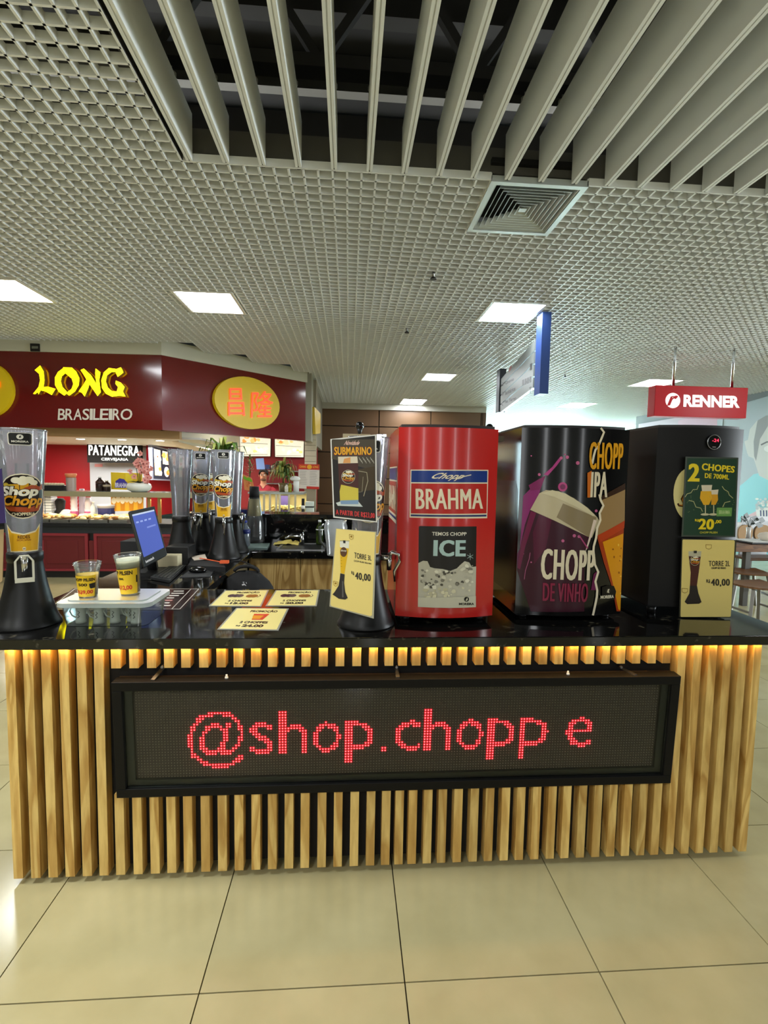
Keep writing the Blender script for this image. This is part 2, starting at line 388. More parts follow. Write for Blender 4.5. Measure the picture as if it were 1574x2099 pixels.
# ------------------------------------------------------------------ ceiling lights and the air vent
LENS = mat((255, 253, 246), .5, emit=PANEL_W, ecol=(246, 251, 255), name='light_panel'); FRM = mat((222, 222, 216), .4, name='light_frame')
LAB = ['square lit ceiling panel over the left shop sign', 'square lit ceiling panel right of centre, nearest below the air vent', 'lit ceiling panel between the near right one and the brown wall',
       'lit ceiling panel nearest the brown wall', 'lit ceiling panel just above the red hanging shop sign', 'lit ceiling panel left of and behind the red hanging sign', 'farthest lit ceiling panel, low behind the black and purple dispenser', 'lit ceiling panel cut by the left edge of the photo']
for (x, y, w, d), lb in zip(LIGHTS, LAB):
    t = thing('ceiling_light', lb, 'ceiling light', (x, y, ZC), 0, 'recessed ceiling light panels')
    f = MB(); e = .03
    f.box(x, y, ZC-.004, x+w, y+e, ZC+.05); f.box(x, y+d-e, ZC-.004, x+w, y+d, ZC+.05); f.box(x, y+e, ZC-.004, x+e, y+d-e, ZC+.05); f.box(x+w-e, y+e, ZC-.004, x+w, y+d-e, ZC+.05)
    f.build('frame', FRM, t)
    MB().box(x+e, y+e, ZC+.004, x+w-e, y+d-e, ZC+.02).build('diffuser', LENS, t)
x, y, w, d = VENT
t = thing('ceiling_vent', 'square aluminium air diffuser with concentric louvres beside the baffle opening', 'vent', (x, y, ZC))
ALU = mat((205, 212, 212), .35, .4, name='aluminium')
f = MB(); e = .035
f.box(x, y, ZC-.006, x+w, y+e, ZC+.03); f.box(x, y+d-e, ZC-.006, x+w, y+d, ZC+.03); f.box(x, y+e, ZC-.006, x+e, y+d-e, ZC+.03); f.box(x+w-e, y+e, ZC-.006, x+w, y+d-e, ZC+.03)
f.build('frame', ALU, t)
for k in range(8):
    q = MB(); a = e+.004+k*.031; b = .022
    o = [(x+a, y+a), (x+w-a, y+a), (x+w-a, y+d-a), (x+a, y+d-a)]; i2 = [(x+a+b, y+a+b), (x+w-a-b, y+a+b), (x+w-a-b, y+d-a-b), (x+a+b, y+d-a-b)]
    for n in range(4):
        m_ = (n+1) % 4
        q.add([(*o[n], ZC), (*o[m_], ZC), (*i2[m_], ZC+.034), (*i2[n], ZC+.034), (*o[n], ZC+.003), (*o[m_], ZC+.003), (*i2[m_], ZC+.037), (*i2[n], ZC+.037)], [(0, 1, 2, 3), (7, 6, 5, 4), (0, 4, 5, 1), (2, 6, 7, 3)])
    q.add([(*o[n], ZC-.002) for n in range(4)]+[(o[n][0]+(.003 if n in (0, 3) else -.003), o[n][1]+(.003 if n < 2 else -.003), ZC-.002) for n in range(4)]+[(*o[n], ZC+.004) for n in range(4)], [(n, (n+1) % 4, 4+(n+1) % 4, 4+n) for n in range(4)]+[(n, (n+1) % 4, 8+(n+1) % 4, 8+n) for n in range(4)]); q.build('louvre', ALU, t)
MB().box(x+.27, y+.29, ZC+.0, x+w-.27, y+d-.29, ZC+.006).build('centre_plate', ALU, t)
MB().box(x, y, ZC+.10, x+w, y+d, ZC+.13).build('backing', MATTE, t)
# ------------------------------------------------------------------ walls of the hall
def brown_mat():
    M, nt, b, N = nodemat('brown_cladding'); b.inputs['Base Color'].default_value = (*lin((104, 76, 50)), 1); b.inputs['Roughness'].default_value = .38
    return M
BRN = brown_mat(); YB = 12.7
wb = structure(MB().box(-3.2, YB+.03, 0, 3.38, YB+.3, 3.14).build('wall_back', mat((40, 28, 18), .8, name='joint')))
xs = [-3.2, -2.3, -.62, 1.05, 2.62, 3.34]; xj = [at_y(px, 860, YB).x for px in (650, 777, 883, 986)]
xs = [xj[0]-3.2, xj[0]-1.6, xj[0]-.0, xj[1], xj[2], xj[3], 3.38]
zj = [3.10]+[at_y(700, py, YB).z for py in (873, 927, 980, 1033, 1086)]+[.0]
for a in range(len(xs)-1):
    for b in range(len(zj)-1):
        MB().box(xs[a]+.012, YB, zj[b+1]+.012, xs[a+1]-.012, YB+.03, zj[b]-.012).build('panel', BRN, wb, fix=False)
structure(MB().box(-3.2, YB-.06, 3.08, 3.45, YB+.3, ZC+.05).build('trim_3', mat((186, 184, 172), .6, name='bulkhead')))
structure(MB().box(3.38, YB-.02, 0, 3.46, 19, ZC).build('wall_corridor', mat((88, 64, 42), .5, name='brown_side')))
# far end: daylight facade, right-hand walls
win = structure(MB().box(3.4, 19.5, .2, 9.5, 19.56, ZC+.3).build('window_1', mat((215, 245, 250), .3, emit=20.0, ecol=(205, 238, 248), name='daylight_glazing')))
for k in range(7): MB().box(3.4+k, 19.42, 0, 3.46+k, 19.5, ZC).build('mullion', STEEL, win)
MB().box(3.4, 19.42, 1.2, 9.5, 19.5, 1.26).build('mullion', STEEL, win)
structure(MB().box(9.3, 13.6, 0, 9.5, 19.6, ZC+.4).build('wall_right', mat((196, 216, 200), .6, name='pale_green_wall')))
structure(MB().box(-12.2, -9, 0, -12, 24, 5).build('wall_left', mat((170, 165, 155), .8, name='hall_wall')))
structure(MB().box(-12, -9.2, 0, 14, -9, 5).build('wall_front', mat((150, 146, 138), .8, name='hall_wall')))
structure(MB().box(14, -9, 0, 14.2, 24, 5).build('wall_east', mat((160, 165, 165), .8, name='hall_wall')))
structure(MB().box(-12, 24, 0, 14, 24.2, 5).build('wall_north', mat((160, 165, 165), .8, name='hall_wall')))
for k, (x_, y_) in enumerate(((888, 569), (834, 680), (1158, 772))):
    a = at_z(x_, y_, ZC-.03); t = thing('sprinkler', ['small dark sprinkler head in the ceiling grid, highest of three in the photo', 'small dark sprinkler head in the ceiling grid left of the near right light', 'small dark sprinkler head in the ceiling between the two hanging signs'][k], 'sprinkler', (a.x, a.y, ZC), 0, 'ceiling sprinklers')
    MB().cyl((a.x, a.y, ZC-.03), (a.x, a.y, ZC+.05), .012, n=10).build('pipe', STEEL, t); MB().cyl((a.x, a.y, ZC-.045), (a.x, a.y, ZC-.03), .03, .02, n=12).build('head', BLACK, t)
# ------------------------------------------------------------------ the slatted bar counter
YF = 1.79; ZT = .91
t = thing('bar_counter', 'slatted pine bar counter with black core under the black granite top', 'counter', (.2, 1.83, 0))
MB().box(-1.19, YF+.044, .03, 1.62, 2.48, .87).build('core', MATTE, t)
MB().box(-1.1, YF+.09, 0, 1.5, 2.4, .03).build('plinth', MATTE, t)
botpx = [28, 64, 99.5, 134.5, 169.5, 204, 238, 274, 309, 343, 377, 412.5, 447, 481, 515.5, 549, 583, 615.5, 650, 683, 716.5, 749.7, 780.8, 807.9, 835, 866, 895.5, 927.5, 960.3, 991.6, 1024, 1055, 1087, 1118.5, 1148.6, 1180.5, 1212, 1242.5, 1273, 1304, 1333, 1364, 1395, 1425, 1454.6, 1485, 1514]
bx = [at_y(p, 1798-.0365*(p-30), YF).x for p in botpx]
SW = .0318; SD = .044
z_hi = .872; z_short = at_y(240, 1370, YF).z
full = MB().box(0, 0, .022, SW, SD, z_hi).mesh('slat', SLAT); short = MB().box(0, 0, z_short, SW, SD, z_hi).mesh('slat', SLAT)
low = MB().box(0, 0, .022, SW, SD, .33).mesh('slat', SLAT)
nn = len(bx)
for i, x in enumerate(bx):
    if i < 6 or i >= nn-6: inst('slat', full, t, (x-.2, YF-1.83, 0))
    else:
        inst('slat', short, t, (x-.2, YF-1.83, 0)); inst('slat', low, t, (x-.2, YF-1.83, 0))
# side slats round the left and right ends
side = MB().box(0, 0, .022, .044, SW, z_hi).mesh('slat', SLAT)
for k in range(9):
    inst('slat', side, t, (-1.195-.2, YF+.075+.066*k-1.83, 0)); inst('slat', side, t, (1.58-.2, YF+.075+.066*k-1.83, 0))
# LED strip hidden under the overhang
MB().box(-1.19, YF-.009, .8697, 1.60, YF-.002, .8716).build('led_strip', mat((255, 214, 140), .5, emit=26, ecol=(255, 196, 104), name='warm_led'), t)
# ------------------------------------------------------------------ granite worktop: front, left return, back with ledge
t = thing('granite_worktop', 'polished black granite worktop running round the bar', 'worktop', (.2, 2.1, .872))
MB().box(-1.33, 1.768, .872, 1.75, 2.525, ZT).build('slab', GRANITE, t, .003)
MB().box(-1.33, 2.526, .872, -.70, 4.3, ZT).build('slab', GRANITE, t, .003)
MB().box(-.699, 3.70, .862, 1.75, 4.3, ZT).build('slab', GRANITE, t, .003)
t = thing('return_counter', 'left return cabinet of the bar with stainless side, under the register', 'cabinet', (-1.0, 3.4, 0))
MB().box(-1.28, 2.49, .0, -.745, 4.28, .871).build('body', mat((96, 92, 84), .4, .5, name='grey_laminate'), t)
MB().box(-.745, 2.53, .05, -.735, 3.72, .871).build('inner_panel', mat((92, 84, 62), .5, name='inner_laminate'), t)
t = thing('back_counter', 'rear bar cabinet with pale pine plywood fronts facing the camera', 'cabinet', (.5, 4.0, 0))
MB().box(-.73, 3.78, 0, 1.7, 4.28, .861).build('body', MATTE, t)
xj = [-.73, at_y(616, 1170, 3.75).x, .56, 1.13, 1.7]
for a in range(4): MB().box(xj[a]+.002, 3.75, .02, xj[a+1]-.002, 3.78, .86).build('front_panel', PANELW, t, fix=False)
zt = at_y(600, 1053, 4.32).z
t = thing('back_ledge', 'raised black granite ledge behind the sink', 'ledge', (.4, 4.33, 0))
MB().box(-1.33, 4.301, 0, 1.75, 4.36, zt-.03).build('panel', GRANITE, t); MB().box(-1.35, 4.26, zt-.03, 1.77, 4.55, zt).build('slab', GRANITE, t, .003)
# ------------------------------------------------------------------ LED message board
YS0, YS1 = 1.745, 1.766           # top edge leans forward of the bottom edge
TL = at_y(226, 1400, YS0); TR = at_y(1390, 1386, YS0); BL = at_y(240, 1635, YS1); BR = at_y(1381, 1607, YS1)
zt_, zb_ = (TL.z+TR.z)/2, (BL.z+BR.z)/2; xl, xr = (TL.x+BL.x)/2, (TR.x+BR.x)/2
O = Vector(((xl+xr)/2, YS1, zb_)); V = (Vector((0, YS0-YS1, zt_-zb_))).normalized(); Ux = Vector((1, 0, 0)); hw = (xr-xl)/2; hh = Vector((0, YS0-YS1, zt_-zb_)).length
fn, inv, N = flat(O, Ux, V)
t = thing('led_sign', 'long black framed LED board with red running text on the slats', 'sign', O)
def pbox(q, u0, v0, u1, v1, h0, h1, mi=0):
    q.hexa([fn(u0, v0, h0), fn(u1, v0, h0), fn(u1, v0, h1), fn(u0, v0, h1), fn(u0, v1, h0), fn(u1, v1, h0), fn(u1, v1, h1), fn(u0, v1, h1)], mi)
fw = .033
FR = mat((11, 10, 9), .55, spec=.2, name='sign_frame')
for a in ((-hw, hh-fw, hw, hh), (-hw, 0, hw, fw), (-hw, fw, -hw+fw, hh-fw), (hw-fw, fw, hw, hh-fw)):
    q = MB(); pbox(q, *a, -.045, 0); q.build('frame_bar', FR, t, .002)
q = MB(); pbox(q, -hw+.004, .004, hw-.004, hh-.004, -.062, -.046); q.build('housing', mat((84, 66, 52), .35, .2, name='brown_housing'), t)
bu0, bv0 = inv(262, 1585); bu1, bv1 = inv(1354, 1404)
q = MB(); pbox(q, -hw+fw, fw, hw-fw, hh-fw, -.0455, -.030); q.build('module_panel', mat((82, 65, 52), .6, name='led_module'), t)
q = MB(); d_ = .014
pbox(q, -hw+fw, fw, hw-fw, fw+d_*1.6, -.03, -.018); pbox(q, -hw+fw, hh-fw-.004, hw-fw, hh-fw, -.03, -.018); pbox(q, -hw+fw, fw, -hw+fw+d_*2, hh-fw, -.03, -.018); pbox(q, hw-fw-d_*2, fw, hw-fw, hh-fw, -.03, -.018)
q.build('inner_trim', mat((30, 29, 26), .35, name='inner_trim'), t)
q = MB(); pbox(q, -hw+fw+.001, fw+.001, hw-fw-.001, hh-fw-.001, -.0125, -.0105); q.build('glass_pane', clear_mat('sign_glass', haze=.002, rough=.02, ior=1.2), t)
for px in (322, 810, 1290):
    a = at_y(px+14 if px < 500 else (px+2 if px < 1000 else px-22), 1370, YF+.04); b = fn(inv(px-12 if px < 500 else (px+6 if px < 1000 else px+16), 1396)[0], hh+.002, -.012)
    q = MB(); q.bar((a.x, YF+.04, a.z+.006), b, .014, .004); q.cyl((a.x, YF+.038, a.z+.012), (a.x, YF+.02, a.z+.012), .005, n=8); q.build('bracket', STEEL, t)
for px, py in ((461, 1381), (1170, 1375)):
    p = fn(inv(px, py+12)[0], hh, -.024); q = MB(); q.cyl(p, p+Vector((0, 0, .006)), .006, n=8); q.cyl(p+Vector((0, 0, .006)), p+Vector((0, 0, .014)), .0035, n=8); q.build('cable_gland', WHITE, t)
# LED dots
PU = .01045; NX = int((hw-fw-.028)*2/PU); u00 = -(NX-1)/2*PU; NY = int((hh-2*fw-.03)/PU); v00 = fw+.026
GL = [('@', 378, 1465, 500, 1586), ('s', 508, 1490, 559, 1556), ('h', 570, 1463, 629, 1556), ('o', 640, 1489, 698, 1553), ('p', 708, 1488, 766, 1575), ('.', 782, 1538, 795, 1551),
      ('c', 810, 1486, 863, 1549), ('h', 872, 1458, 929, 1549), ('o', 939, 1483, 995, 1547), ('p', 1004, 1483, 1061, 1567), ('p', 1070, 1481, 1129, 1566), ('e', 1167, 1479, 1224, 1541)]
lit = set()
def in_tri(p, a, b, c):
    s1 = (b[0]-a[0])*(p[1]-a[1])-(b[1]-a[1])*(p[0]-a[0]); s2 = (c[0]-b[0])*(p[1]-b[1])-(c[1]-b[1])*(p[0]-b[0]); s3 = (a[0]-c[0])*(p[1]-c[1])-(a[1]-c[1])*(p[0]-c[0])
    return (s1 >= 0 and s2 >= 0 and s3 >= 0) or (s1 <= 0 and s2 <= 0 and s3 <= 0)
for ch, x0, y0, x1, y1 in GL:
    vs, fs = glyphs(ch, 0); xs_ = [v[0] for v in vs]; ys_ = [v[1] for v in vs]; a0, a1, b0, b1 = min(xs_), max(xs_), min(ys_), max(ys_)
    (U0, V0), (U1, V1) = inv(x0, (y0+y1)/2), inv(x1, (y0+y1)/2); _, VT = inv((x0+x1)/2, y0); _, VB = inv((x0+x1)/2, y1)
    for i in range(NX):
        for j in range(NY):
            u, v = u00+i*PU, v00+j*PU
            if not (U0-.004 <= u <= U1+.004 and VB-.004 <= v <= VT+.004): continue
            p = (a0+(u-U0)/(U1-U0)*(a1-a0), b0+(v-VB)/(VT-VB)*(b1-b0))
            if any(in_tri(p, vs[f[0]], vs[f[k]], vs[f[k+1]]) for f in fs for k in range(1, len(f)-1)): lit.add((i, j))
on, halo, off = MB(), MB(), MB()
def dot(q, u, v, r, h0, h1, n=6):
    base = [fn(u+r*math.cos(2*math.pi*k/n), v+r*math.sin(2*math.pi*k/n), h0) for k in range(n)]; q.add(base+[fn(u, v, h1)], [(k, (k+1) % n, n) for k in range(n)])
for i in range(NX):
    for j in range(NY):
        u, v = u00+i*PU, v00+j*PU
        if (i, j) in lit: dot(on, u, v, .0018, -.0285, -.026); dot(halo, u, v, .0052, -.0298, -.0282, 8)
        else: dot(off, u, v, .0024, -.0298, -.0262, 4)
stuff(off.build('unlit_led', mat((170, 152, 126), .3, name='led_lens'), t, fix=False))
stuff(on.build('lit_led', mat((255, 120, 130), .4, emit=2.4, ecol=(255, 170, 176), name='led_core'), t, fix=False))
stuff(halo.build('lit_led_halo', mat((200, 10, 25), .4, emit=1.0, ecol=(255, 4, 30), name='led_red'), t, fix=False))  # emissive disc standing in for the red glow round each lit LED
# ------------------------------------------------------------------ logos drawn as print
def shop_logo(p, x, y, r, small=False):
    E = lambda dx, dy: (x+dx*r, y+dy*r)
    ell = lambda k: circ(x, y, r*k, r*k*1.0)
    p.poly(ell(1.0), (236, 226, 196), 0); p.poly(ell(.95), (30, 16, 12), 1)
    for dx in (-.62, -.3, .05, .4):                       # mugs along the top
        p.poly([E(dx-.12, .15), E(dx+.2, .15), E(dx+.2, .62-.3*abs(dx)), E(dx-.12, .62-.3*abs(dx))], (214, 158, 30), 2)
    for dx, dy, k in ((-.2, .7, .2), (.02, .62, .2), (.25, .72, .22), (.45, .6, .17), (-.62, .5, .13), (-.42, .45, .12), (.05, .8, .13)):
        p.poly(circ(x+dx*r, y+dy*r, k*r, k*r*.7, 14), (238, 232, 205) if dy > .55 else (206, 176, 60), 3)
    p.poly([E(.05, .36), E(.4, .5), E(.72, .42), E(.86, .55), E(.9, .3), E(.6, .22), E(.2, .28)], (176, 76, 34), 4)
    p.poly([E(-.85, -.3), E(-.3, -.46), E(.3, -.5), E(.85, -.3), E(.7, -.66), E(.2, -.72), E(-.5, -.66), E(-.75, -.52)], (170, 72, 32), 4)
    p.text('Shop', (x-.88*r, y+.46*r, x+.68*r, y-.14*r), (26, 12, 8), 5, .09, .1); p.text('Shop', (x-.86*r, y+.44*r, x+.66*r, y-.12*r), (242, 236, 214), 6, .045, .1)
    p.text('Chopp', (x-.86*r, y+.06*r, x+.92*r, y-.56*r), (26, 12, 8), 7, .08, .1); p.text('Chopp', (x-.84*r, y+.04*r, x+.9*r, y-.54*r), (226, 158, 34), 8, .035, .1)
    if not small: p.text('CHOPPERIA', (x-.45*r, y-.72*r, x+.5*r, y-.86*r), (240, 228, 190), 9, .02)
def moreira(p, x, y, w, col, lay):
    p.poly(circ(x, y+w*.45, w*.2, n=16), col, lay); p.poly([(x-.06*w, y+.37*w), (x+.08*w, y+.4*w), (x+.03*w, y+.46*w), (x+.09*w, y+.55*w), (x-.02*w, y+.53*w)], (20, 18, 16) if sum(col) > 300 else (220, 215, 190), lay+1)
    p.text('MOREIRA', (x-w/2, y+.16*w, x+w/2, y), col, lay, .03)
# ------------------------------------------------------------------ beer towers
BASEM = mat((15, 15, 14), .4, spec=.35, name='tower_base')
TB = [(.112, 0), (.113, .006), (.104, .02), (.094, .05), (.083, .09), (.073, .13), (.065, .17), (.059, .21), (.056, .236), (.056, .242), (.058, .244), (.058, .272), (.055, .276)]
TU = [(.054, .277), (.056, .33), (.060, .42), (.067, .53), (.076, .65), (.081, .722)]
def tube_r(z):
    for (r0, z0), (r1, z1) in zip(TU, TU[1:]):
        if z <= z1: return r0+(r1-r0)*(z-z0)/(z1-z0)
    return TU[-1][0]
def tower(label, loc, rz, tap='loop', full=True, group='beer towers on the bar', logo=True, H=1.0):
    t = thing('beer_tower', label, 'beer tower', loc, rz, group); B = _MW[t.name]
    X = lambda q: q
    def put(q, name, mats, par=t):
        q.v = [B @ p for p in q.v]; return q.build(name, mats, par)
    put(MB().lathe(TB, 40), 'base', BASEM)
    q = MB(); q.lathe(TU, 40, cap=False); q.lathe([(r-.004, z) for r, z in TU][::-1], 40, cap=False); q.lathe([(.077, .722), (.083, .722), (.083, .728), (.077, .728), (.077, .722)], 40, cap=False)
    put(q, 'tube', TUBE)
    put(MB().lathe([(.022, .285), (.022, .60), (.024, .604)], 20), 'ice_tube', CUPM)
    if full:
        def fn(u, v, h):
            r = tube_r(v)+h+.0006; a = u/.068
            return B @ Vector((r*math.sin(a), -r*math.cos(a), v))
        ins = lambda nm: p.build(nm, t, fn, .012, .0003)
        if logo: p = Print(); shop_logo(p, 0, .485, .082); ins('logo_sticker')
        p = Print(); p.poly([(-.058, .281), (.058, .281), (.067, .383), (.045, .358), (0, .348), (-.045, .358), (-.067, .383)], (240, 228, 190), 0)
        p.poly([(-.054, .285), (.054, .285), (.062, .372), (.045, .352), (.0, .343), (-.045, .352), (-.062, .372)], (226, 172, 30), 1); p.text('REDES', (-.022, .342, .022, .330), (96, 48, 14), 2, .03); p.text('SOCIAIS', (-.026, .328, .026, .322), (150, 78, 20), 2, .03)
        p.poly(rrect(-.006, .287, .006, .299, .004), (240, 228, 190), 2); p.text('#1', (-.004, .296, .004, .290), (90, 50, 20), 3, .02); ins('yellow_sticker')
        p = Print(); p.poly(rrect(-.032, .667, .032, .712, .008), (216, 212, 200), 0); p.poly(rrect(-.029, .670, .029, .710, .007), (24, 24, 23), 1); moreira(p, 0, .677, .044, (215, 212, 200), 2); ins('brand_sticker')
        p = Print()
        for k in range(5): p.poly([(.085, .40+.055*k), (.1, .40+.055*k), (.1, .402+.055*k), (.085, .402+.055*k)], (40, 40, 40), 0)
        stuff(ins('level_marks'))
    tp = MB(); tp.cyl((0, -.05, .262), (0, -.095, .262), .011, n=12); tp.cyl((0, -.088, .272), (0, -.088, .215), .012, .009, n=12)
    tp = put(tp, 'tap', CHROME)
    hd = MB()
    if tap == 'loop':
        y = -.106; w = .026
        for a, b in (((-w, y, .19), (-w, y, .255)), ((w, y, .19), (w, y, .255)), ((-w, y, .255), (-.012, y, .274)), ((w, y, .255), (.012, y, .274)), ((-.014, y, .274), (.014, y, .274))): hd.bar(a, b, .007, .005)
        hd.bar((-w-.003, y, .186), (w+.003, y, .186), .006, .016); hd.cyl((0, -.09, .262), (0, y, .268), .006, n=8)
        put(hd, 'tap_handle', mat((206, 204, 186), .4, name='tap_plastic'), tp)
    else:
        hd.tube([(0, -.088, .272), (0, -.10, .285), (0, -.125, .278), (0, -.128, .25), (0, -.108, .21), (0, -.112, .17)], [.011, .009, .008, .007, .006, .005]); put(hd, 'tap_handle', CHROME, tp)
    return t
tower('clear beer tower with round logo at the left end of the bar', (-1.205, 1.955, ZT), .52)
tower('clear beer tower behind the two price cards left of the red dispenser', (.075, 1.945, ZT), .1, 'lever', True)
lv = bpy.data.objects['beer_tower.001']
for o in list(lv.children):
    if o.name.startswith('tap'): o.rotation_euler = (0, 0, 1.35)
spots = [((372, 1120, 3.50), 2.2, 'clear beer tower leftmost of the five grouped by the monitor', False), ((412, 1118, 3.78), .3, 'second beer tower from the left in the group by the monitor', True), ((430, 1130, 4.06), .3, 'rear beer tower half hidden in the middle of the group of five', True),
         ((459, 1145, 3.45), .25, 'beer tower standing foremost in the group beside the monitor', True), ((478, 1135, 3.72), .9, 'beer tower rightmost in the group, behind the foremost one', False)]
for (px, py, Y), rz, lb, full in spots:
    p = at_y(px, py, Y); tower(lb, (p.x, Y, ZT), rz, 'lever', full, 'beer towers on the bar')
# price cards taped to the second tower
def quad_print(name, label, cat, px, P0, Nn, thick=.003, edge=None, group=None, rim=.0):
    """a thin flat card whose four corners fall on photo points px (TL, TR, BR, BL) in the plane through P0 with normal Nn"""
    Nn = Vector(Nn).normalized(); c = [at_plane(*p, P0, Nn) for p in px]; U = (c[1]-c[0]).normalized(); N2 = U.cross((c[0]-c[3])).normalized()
    if N2.dot(Nn) < 0: N2 = -N2
    V = N2.cross(U); O = sum(c, Vector())/4
    t = thing(name, label, cat, O, 0, group); MB().slab([p-N2*thick for p in c], N2, thick).build('card', edge or mat((228, 226, 220), .25, name='laminate'), t)
    fn = lambda u, v, h: O+U*u+V*v+N2*h
    def inv(x, y): p = at_plane(x, y, O, N2)-O; return (p.dot(U), p.dot(V))
    return t, fn, inv
def inset(px, d):
    cx_ = sum(p[0] for p in px)/4; cy_ = sum(p[1] for p in px)/4; out = []
    for x, y in px: out.append((x+(d if x < cx_ else -d), y+(d if y < cy_ else -d)))
    return out
px = [(677, 900), (771, 890.5), (773, 1071), (683, 1061)]
t, fn, inv = quad_print('drink_poster', 'laminated poster of a beer mug with red price line, taped on the tower', 'poster', px, (.05, 1.845, 1.5), (-.12, -1, .0))
p = Print(inv); K = crop(660, 880, .108)
p.poly(inset(px, 2.6), (34, 30, 24), 0)
p.poly([K(*q) for q in ((190, 190), (1000, 190), (1000, 700), (900, 760), (190, 560))], (74, 66, 50), 1); p.poly([K(*q) for q in ((690, 760), (1000, 700), (1000, 1150), (690, 1180))], (66, 52, 26), 2)
p.text('Novidade', (*K(440, 215), *K(715, 300)), (226, 186, 170), 5, .03, .2); p.text('SUBMARINO', (*K(222, 325), *K(955, 500)), (120, 34, 24), 5, .06); p.text('SUBMARINO', (*K(232, 335), *K(945, 485)), (240, 176, 36), 6, .01, fat=.03)
for k in range(12):
    a = K(700+24*k, 530+(k % 3)*30); p.strokes([a, (a[0]+2.5, a[1]+6)], .9, (190, 186, 170), 3)
p.poly([K(*q) for q in ((305, 640), (685, 640), (695, 1390), (345, 1390))], (74, 34, 24), 3)
p.poly([K(*q) for q in ((362, 1050), (690, 1120), (692, 1390), (345, 1390), (335, 1180))], (214, 196, 70), 4); p.poly([K(*q) for q in ((305, 520), (670, 515), (682, 640), (308, 650))], (226, 214, 190), 5); p.poly([K(*q) for q in ((420, 560), (540, 530), (540, 640), (400, 640))], (226, 160, 90), 6)
p.poly([K(*q) for q in ((265, 1395), (345, 1370), (690, 1370), (775, 1470), (300, 1450))], (206, 216, 212), 5); p.poly([K(*q) for q in ((345, 1350), (692, 1340), (690, 1420), (360, 1420))], (128, 158, 190), 6)
p.strokes([K(*q) for q in ((690, 790), (850, 820), (870, 980), (790, 1270))], 1.4, (170, 160, 130), 4); p.strokes([K(*q) for q in ((690, 1190), (760, 1185), (780, 900))], 1.0, (150, 140, 110), 4)
def px_logo(p, cx_, cy_, r, small=True):
    q = Print(); shop_logo(q, 0, 0, 1, small); U0 = p.q((cx_, cy_)); U1 = p.q((cx_+r, cy_)); V1 = p.q((cx_, cy_-r))
    for pts, fs, col, lay, mk in q.items:
        p.items.append(([(U0[0]+x*(U1[0]-U0[0])+y*(V1[0]-U0[0]), U0[1]+x*(U1[1]-U0[1])+y*(V1[1]-U0[1])) for x, y in pts], fs, col, 7+lay, mk))
px_logo(p, *K(500, 900), 14)
p.text('A PARTIR DE R$23,00', [K(262, 1520), K(1000, 1590), K(1000, 1700), K(265, 1630)], (222, 62, 62), 6, 0, fat=.035)
p.build('printed_face', t, fn, gap=.0002, rough=.22)
px = [(688, 1083), (771.5, 1090), (766, 1268), (675, 1243)]
t, fn, inv = quad_print('price_card', 'yellow laminated card for a three litre tower, leaning on the tower base', 'price card', px, (.05, 1.84, 1.2), (-.16, -1, .12), edge=mat((168, 164, 140), .25, name='laminate_edge'))
p = Print(inv); K = crop(660, 1060, .1191)
YL = (236, 214, 128)
p.poly([K(*q) for q in ((248, 200), (915, 262), (860, 1690), (830, 1705), (160, 1530), (145, 1500))], YL, 0)
def tower_pic(p, K, pts, liquid, body=(44, 40, 36)):
    top, b = pts
    p.poly([K(*q) for q in top], (226, 222, 196), 1); p.poly([K(*q) for q in b], body, 2)
p.poly([K(*q) for q in ((305, 412), (468, 412), (460, 540), (310, 520))], (226, 224, 206), 1); p.poly([K(*q) for q in ((310, 520), (460, 540), (420, 760), (385, 980), (320, 960), (312, 700))], (226, 180, 24), 1)
p.poly(circ(*K(372, 600), 7, 10), (92, 60, 34), 2); p.text('Shop', (*K(325, 560), *K(420, 600)), (226, 216, 190), 3); p.strokes([K(305, 408), K(470, 410)], .8, (60, 60, 56), 2); p.poly([K(*q) for q in ((362, 400), (405, 402), (402, 450), (366, 448))], (40, 38, 36), 3)
for k in range(4): p.strokes([K(325, 700+50*k), K(345, 700+50*k)], .5, (70, 60, 20), 3)
p.poly([K(*q) for q in ((315, 965), (390, 985), (380, 1130), (400, 1290), (443, 1390), (400, 1418), (290, 1405), (180, 1330), (215, 1290), (285, 1180), (305, 1060))], (46, 42, 38), 3)
p.poly([K(*q) for q in ((345, 1100), (365, 1100), (372, 1380), (345, 1380))], (92, 90, 86), 4)
for a in ((505, 335), (235, 1140)):
    p.strokes([K(a[0]-35, a[1]-40), K(a[0]+35, a[1]-25), K(a[0]+30, a[1]+35), K(a[0], a[1]+50), K(a[0]-32, a[1]+30), K(a[0]-35, a[1]-40)], .8, (150, 112, 20), 2); p.poly(circ(*K(*a), 2, 2), (150, 112, 20), 2)
DK = (44, 40, 34)
p.text('TORRE 3L', [K(555, 605), K(850, 665), K(850, 750), K(555, 705)], DK, 2, 0, fat=.03); p.text('CHOPP PILSEN BRAHMA', [K(548, 735), K(852, 790), K(852, 815), K(548, 765)], DK, 2, .02)
p.text('R$', [K(505, 925), K(552, 940), K(552, 1005), K(505, 985)], DK, 2, .03); p.text('40,00', [K(568, 945), K(838, 985), K(838, 1125), K(568, 1085)], DK, 2, 0, fat=.045)
p.build('printed_face', t, fn, gap=.0002, rough=.3)
# second card at the left edge, purple
c = [at_y(*q, 1.84) for q in ((-40, 990), (3, 960), (12, 1072), (-40, 1075))]
t = thing('drink_poster', 'dark purple laminated card cut by the left edge, on the left tower', 'poster', c[1]); MB().slab(c, (0, 1, 0), .003).build('card', mat((54, 40, 92), .3, name='purple_print'), t)
c = [at_y(*q, 1.85) for q in ((-40, 1090), (7, 1085), (5, 1190), (-40, 1240))]
t = thing('price_card', 'clear edged price card cut by the left edge, below the purple one', 'price card', c[1]); MB().slab(c, (0, 1, 0), .003).build('card', mat((176, 150, 110), .3, name='tan_print'), t)
